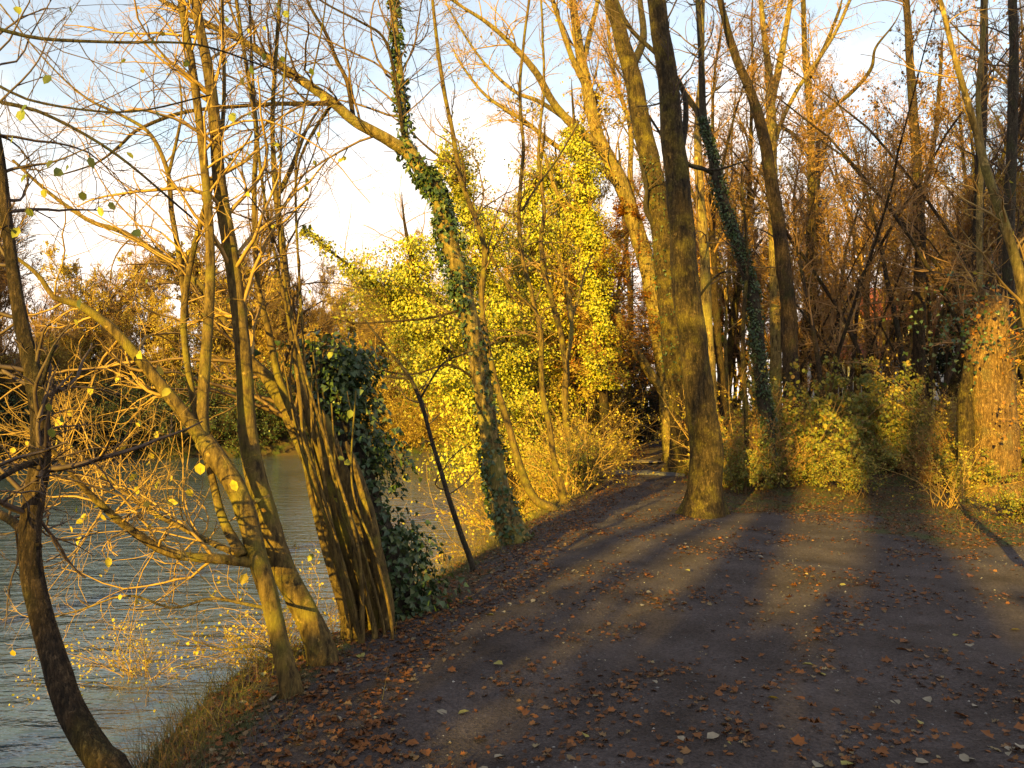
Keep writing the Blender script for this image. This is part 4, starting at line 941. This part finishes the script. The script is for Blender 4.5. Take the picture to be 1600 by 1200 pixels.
# litter: dense off the gravel, thin and clumped on it
g = Geo()
n = 260000
yy = 2.6 + 32 * R2.uniform(0, 1, n) ** 1.8; xx = bank_x(yy) + R2.uniform(-.7, 17, n)
pm = path_mask(xx, yy); cl = .5 + .5 * vnoise(xx, yy, 2.2, 4) + .5 * vnoise(xx, yy, 6.0, 8)
keep = R2.uniform(0, 1, n) < np.where(pm > .5, .5 * np.clip(cl, 0, 1.6) ** 2.2 + .25 * (pm < .9), .62)
u = xx - bank_x(yy)
keep |= (u < 1.3) & (R2.uniform(0, 1, n) < .75)
xx, yy = xx[keep], yy[keep]
g.add(*lay(R2, xx, yy, R2.uniform(.018, .052, len(xx))))
o = g.obj('leaf_litter', M['litter'], smooth=False); tag(o, 'brown autumn leaf litter strewn over gravel and earth', 'leaves', kind='stuff')
# larger single leaves near the viewer
single = {'brown': (M['litter'], 150, 'brown lobed autumn leaf lying on the dark gravel', 'brown leaves lying on the gravel', (.05, .08), OAK),
          'pale': (plain('leaf_pale_underside', (.22, .19, .14), .6, 30, .2, .1), 40, 'pale leaf turned underside up on the dark gravel', 'pale upturned leaves on the gravel', (.05, .075), OVAL),
          'yellow': (plain('leaf_fallen_yellow', (.24, .21, .05), .6, 30, .25, .1), 18, 'yellow green leaf freshly fallen on the dark gravel', 'yellow green leaves on the gravel', (.06, .08), OVAL)}
for key, (mat, n, lab, grp, (s0_, s1_), tm) in single.items():
    k = 0
    while k < n:
        px = R2.uniform(330, 1600); py = 1195 - 340 * R2.uniform(0, 1) ** 1.2
        d = 1.6 * F_PX / (py - 640); x_ = (px - 800) / F_PX * d
        if x_ < bank_x(d) + .25: continue
        v, f = leaves(R2, np.zeros((1, 3)), np.array([[math.cos(px), math.sin(px), R2.normal(0, .12)]]), R2.uniform(s0_, s1_), tm, up=np.array([[R2.normal(0, .3), R2.normal(0, .3), 1]]), curl=1.0)
        o = bpy.data.objects.new('fallen_leaf', make_mesh('fallen_leaf', v, f, [mat], smooth=False)); o.location = (x_, d, float(height(x_, d)) + .012); COL.objects.link(o)
        tag(o, lab, 'leaf', grp); k += 1
# pebbles
n = 9000; yy = 2.6 + 12 * R2.uniform(0, 1, n) ** 1.7; xx = bank_x(yy) + R2.uniform(.6, 9, n); ok = path_mask(xx, yy) > .5; xx, yy = xx[ok], yy[ok]; n = len(xx)
oc = np.array([[1, 0, 0], [0, 1, 0], [-1, 0, 0], [0, -1, 0], [0, 0, .6], [0, 0, -.6]]); of = np.array([[0, 1, 4], [1, 2, 4], [2, 3, 4], [3, 0, 4], [1, 0, 5], [2, 1, 5], [3, 2, 5], [0, 3, 5]])
s_ = (.003 + .009 * R2.uniform(0, 1, n) ** 3)[:, None, None]
v = oc[None] * s_ * R2.uniform(.6, 1.4, (n, 6, 1)) + np.stack([xx, yy, height(xx, yy)], 1)[:, None]
g = Geo(); g.add(v, [(np.arange(n)[:, None, None] * 6 + of[None]).reshape(-1, 3)])
tag(g.obj('gravel', leafmat('pebble_stone', [(0, (.05, .05, .055)), (.6, (.13, .125, .13)), (.95, (.2, .19, .18)), (1, (.4, .38, .35))], 0, .8), smooth=False), 'loose grey gravel stones scattered on the path', 'gravel', kind='stuff')
# grass along the bank lip and in the clearing edge
def grass(x, y, h, lean=.35, w=.004):
    n = len(x); z = height(x, y) - .01; p0 = np.stack([x, y, z], 1)
    d = np.stack([R2.normal(0, lean, n), R2.normal(0, lean, n), np.ones(n)], 1)
    p, r = grow(R2, p0, d, h, np.full(n, w), 5, .16, -.10, tip=.1); return tubes(p, r, 3)
g = Geo(); n = 15000; yy = 2.7 + 26 * R2.uniform(0, 1, n) ** 1.6; xx = bank_x(yy) + R2.normal(.0, .32, n)
cl = vnoise(xx, yy, 2.0, 3); ok = cl > -.35; g.add(*grass(xx[ok], yy[ok], (.05 + .22 * R2.uniform(0, 1, ok.sum()) ** 2.2 + .12 * (xx[ok] < bank_x(yy[ok]) - .1)), w=.0022))
n = 2500; xx = R2.uniform(3.5, 12, n); yy = R2.uniform(10, 16, n); ok = (path_mask(xx, yy) < .4); g.add(*grass(xx[ok], yy[ok], R2.uniform(.05, .2, ok.sum()), w=.003))
tag(g.obj('grass', leafmat('grass_blade', [(0, (.05, .06, .02)), (.5, (.11, .11, .03)), (1, (.22, .16, .07))], .2)), 'tufts of short grass along the bank lip and clearing edge', 'grass', kind='stuff')
# dry upright weeds on the lip by the water
g = Geo(); n = 420; yy = R2.uniform(5.5, 10, n); xx = bank_x(yy) + R2.normal(-.15, .15, n); g.add(*grass(xx, yy, R2.uniform(.25, .75, n), .2, .0022))
n = 260; yy = R2.uniform(2.8, 4.4, n); xx = bank_x(yy) + R2.normal(-.1, .2, n); g.add(*grass(xx, yy, R2.uniform(.2, .6, n), .3, .0016))
tag(g.obj('dry_weeds', M['twig'],), 'thin dry weed stalks standing along the water edge', 'weeds', kind='stuff')

# ------------------------------------------------------------------ step slab, stones, fallen log
def stone(name, px, py, size, label, mat, seed, sq=(1, 1, .5), group=None, d=None):
    import bmesh
    rng = np.random.default_rng(seed); bm = bmesh.new(); bmesh.ops.create_icosphere(bm, subdivisions=3, radius=1)
    ph = rng.uniform(0, 6, 6)
    for v in bm.verts:
        c = v.co.copy(); k = 1 + .16 * math.sin(c.x * 2.3 + ph[0]) + .14 * math.sin(c.y * 3.1 + ph[1]) + .1 * math.sin(c.z * 4 + c.x * 3 + ph[2]) + .04 * math.sin(c.x * 9 + ph[3]) * math.sin(c.y * 8)
        v.co = Vector((c.x * sq[0], c.y * sq[1], c.z * sq[2])) * (k * size)
    me = bpy.data.meshes.new(name); bm.to_mesh(me); bm.free(); me.materials.append(mat)
    for p in me.polygons: p.use_smooth = True
    d = d or ground_at(px, py); p = P(px, py, d)
    o = bpy.data.objects.new(name, me); o.location = (p[0], d, float(height(p[0], d)) + size * sq[2] * .3); o.rotation_euler = (0, 0, rng.uniform(0, 6)); COL.objects.link(o)
    return tag(o, label, 'stone', group)
st_w = plain('stone_pale', (.42, .40, .34), .8, 9, .3, .5); st_d = plain('stone_dark', (.09, .085, .075), .9, 7, .4, .8)
stone('white_stone', 951, 736, .13, 'small pale stone at the left corner of the worn step in the trail', st_w, 1, (1, .7, .9))
stone('boulder', 1148, 745, .24, 'dark mossy boulder behind the big front trunk', st_d, 2)
stone('boulder', 1185, 742, .19, 'dark boulder between the thin sapling and the ivy trunk', st_d, 3)
stone('boulder', 1225, 752, .14, 'smallest dark stone, just right of the ivy trunk foot', st_d, 4)
stone('flat_stone', 1008, 722, .55, 'flat sunlit stone set in the trail beyond the step', plain('stone_path', (.20, .16, .12), .85, 5, .3, .6), 5, (1, .6, .10))
# worn concrete step across the trail
y0 = ground_at(1000, 742); xc = P(1003, 742, y0)[0]
bmv = []; g = Geo(); nxs, nys = 26, 10
xs = np.linspace(-1.0, 1.0, nxs); ys = np.linspace(0, .95, nys); XX, YY = np.meshgrid(xs, ys)
ed = .05 * np.sin(YY * 7) + .03 * np.sin(XX * 9); ZZ = .035 + .012 * np.sin(XX * 4 + YY * 3) + .01 * np.sin(XX * 11)
zb = float(height(xc, y0)); V = np.stack([xc + XX + ed * np.sign(XX) + .12 * YY, y0 + YY + .05 * np.sin(XX * 5), zb + ZZ], -1).reshape(-1, 3)
I = np.arange(nxs * nys).reshape(nys, nxs); top = np.stack([I[:-1, :-1], I[:-1, 1:], I[1:, 1:], I[1:, :-1]], -1).reshape(-1, 4)
rim = np.concatenate([I[0], I[1:, -1], I[-1, -2::-1], I[-2:0:-1, 0]]); low = V[rim] - [0, 0, .25]; nb_ = len(V); m_ = len(rim)
side = np.array([[rim[k], nb_ + k, nb_ + (k + 1) % m_, rim[(k + 1) % m_]] for k in range(m_)])
o = bpy.data.objects.new('stone_step', make_mesh('stone_step', np.vstack([V, low]), [top, side], [plain('worn_concrete', (.105, .10, .10), .85, 6, .3, .4)], smooth=False)); COL.objects.link(o)
tag(o, 'worn grey concrete step lying across the trail beyond the big trunk', 'step')

# ------------------------------------------------------------------ houses glimpsed through the woods
def house(label, x, y, w, dp, hw, hr, wall, roofc, rz, seed):
    root = tag(empty('house', (x, y, float(height(x, y)) - .2)), label, 'house'); root.rotation_euler = (0, 0, rz)
    def part(nm, v, f, mat, par=root):
        o = bpy.data.objects.new(nm, make_mesh(nm, np.array(v, float), [np.array(k) for k in f], [mat], smooth=False)); o.parent = par; COL.objects.link(o); return o
    def box(a, b): 
        (x0, y0, z0), (x1, y1, z1) = a, b
        return [[x0, y0, z0], [x1, y0, z0], [x1, y1, z0], [x0, y1, z0], [x0, y0, z1], [x1, y0, z1], [x1, y1, z1], [x0, y1, z1]], [[[0, 3, 2, 1], [4, 5, 6, 7], [0, 1, 5, 4], [1, 2, 6, 5], [2, 3, 7, 6], [3, 0, 4, 7]]]
    a, b = w / 2, dp / 2
    part('wall', [[-a, -b, 0], [a, -b, 0], [a, b, 0], [-a, b, 0], [-a, -b, hw], [a, -b, hw], [a, b, hw], [-a, b, hw], [-a, 0, hw + hr], [a, 0, hw + hr]],
         [[[0, 1, 5, 4], [2, 3, 7, 6]], [[1, 2, 6, 9, 5], [3, 0, 4, 8, 7]]], wall)
    e = .5; sl = hr / b
    rv = []
    for sx in (-a - e, a + e):
        rv += [[sx, -b - e, hw - e * sl + .1], [sx, 0, hw + hr + .1], [sx, b + e, hw - e * sl + .1], [sx, b + e, hw - e * sl + .32], [sx, 0, hw + hr + .34], [sx, -b - e, hw - e * sl + .32]]
    rf = part('roof', rv, [[[0, 1, 7, 6], [1, 2, 8, 7], [2, 3, 9, 8], [3, 4, 10, 9], [4, 5, 11, 10], [5, 0, 6, 11]], [[0, 5, 4, 3, 2, 1], [6, 7, 8, 9, 10, 11]]], roofc)
    v, f = box((a * .4, -.4, hw + hr * .6), (a * .4 + .6, .3, hw + hr + 1.0)); part('chimney', v, f, st_d, rf)
    for lv in range(int(hw // 2.8)):
        for k in range(int(w // 2.6)):
            xw = -a + 1.2 + k * 2.6; z0 = 1.0 + lv * 2.8
            v, f = box((xw, -b - .05, z0), (xw + 1.1, -b + .02, z0 + 1.4)); fr = part('window', v, f, plain_white)
            v, f = box((xw + .08, -b - .065, z0 + .08), (xw + 1.02, -b - .052, z0 + 1.32)); part('pane', v, f, glass_m, fr)
plain_white = plain('painted_frame', (.7, .68, .62), .6, 5, .05, 0); glass_m = plain('window_glass', (.03, .035, .04), .1, 3, .2, 0, .6)
yel = plain('render_yellow', (.62, .48, .20), .85, 3, .08, .1); wht = plain('render_white', (.72, .70, .66), .85, 3, .05, .1); red = plain('roof_tiles_red', (.28, .07, .04), .8, 14, .3, .4)
x_, y_ = wxy(1370, 66); house('pale yellow house with a red roof glimpsed through the woods', x_, y_, 9, 8, 8.4, 3, yel, red, .35, 1)
x_, y_ = wxy(1330, 54); house('low outbuilding with a red roof in front of the yellow house', x_, y_, 5, 4, 5.0, 1.2, wht, red, .2, 2)
x_, y_ = wxy(1600, 50); house('white house glimpsed at the right edge behind the broken trunk', x_, y_, 8, 8, 5.8, 2.6, wht, red, -.2, 3)

# ------------------------------------------------------------------ woods behind the viewer: what shades the near gravel
def back(u_, v_):
    """u_: metres across the sun direction, v_: metres towards the sun, from the viewer"""
    sx, sy = SUNV[0], SUNV[1]; n_ = math.hypot(sx, sy); sx /= n_; sy /= n_
    return sx * v_ + (-sy) * u_, sy * v_ + sx * u_
R4 = np.random.default_rng(21)
for k in range(34):
    u_ = -6.4 + k * .36; x_, y_ = back(u_, R4.uniform(10.5, 13.5))
    place('sh_leafy', x_, y_, R4.uniform(0, 6), R4.uniform(2.0, 2.3) * (.58 if u_ < -2.5 else 1), 'leafy shrub in the thicket behind the viewer', 'shrub', 'thicket behind the viewer')
R3 = np.random.default_rng(9)
def trunk_at(u_, v_, key, s_, label, group):
    """a tree behind the viewer whose trunk, at the height the sun grazes, stands u_ metres off the sun line"""
    h = (v_ + 8) * math.tan(SUN_EL); c = CURVE[key] * s_
    x_, y_ = back(u_, v_); return place(key, x_ - np.interp(h, c[:, 2], c[:, 0]), y_ - np.interp(h, c[:, 2], c[:, 1]), 0, s_, label, 'tree', group)
for u_, v_, s_ in [(.38, 26, 1.25), (-1.25, 25, .95)]:
    trunk_at(u_, v_, 'old', s_, 'old bare tree in the woods behind the viewer', 'old trees behind the viewer')
for u_, v_, s_ in [(-2.1, 30, .85), (-2.8, 24, .85), (.5, 38, 1.1), (.15, 43, 1.2)]:
    trunk_at(u_, v_, 'tall', s_, 'brown leaved oak in the woods behind the viewer', 'oaks behind the viewer')
for u_, v_, k, s_ in [(7.5, 36, 'wood5', 1.2), (-11, 36, 'wood1', 1.3)]:
    x_, y_ = back(u_, v_); place(k, x_, y_, R3.uniform(0, 6), s_, 'bare tree in the woods behind the viewer', 'tree', 'woods behind the viewer')
for px, d, s_ in [(560, 66, .7), (600, 62, .85), (640, 68, .8), (690, 66, .95), (735, 70, 1.1), (780, 60, 1.2), (830, 50, 1.1), (880, 44, 1.0), (930, 50, 1.1), (800, 38, .85), (855, 34, .8), (905, 33, .85), (830, 27, .95), (872, 31, 1.0), (800, 26, .5), (845, 28, .6), (925, 27, .6), (880, 24, .5), (720, 58, .9), (765, 47, .9), (700, 75, 1.2), (760, 80, 1.4), (950, 38, .9)]:
    x_, y_ = wxy(px, d); place('gold', x_, y_, R.uniform(0, 6), s_, 'golden leaved tree glowing behind the ivy columns', 'tree', 'golden trees behind the ivy columns')
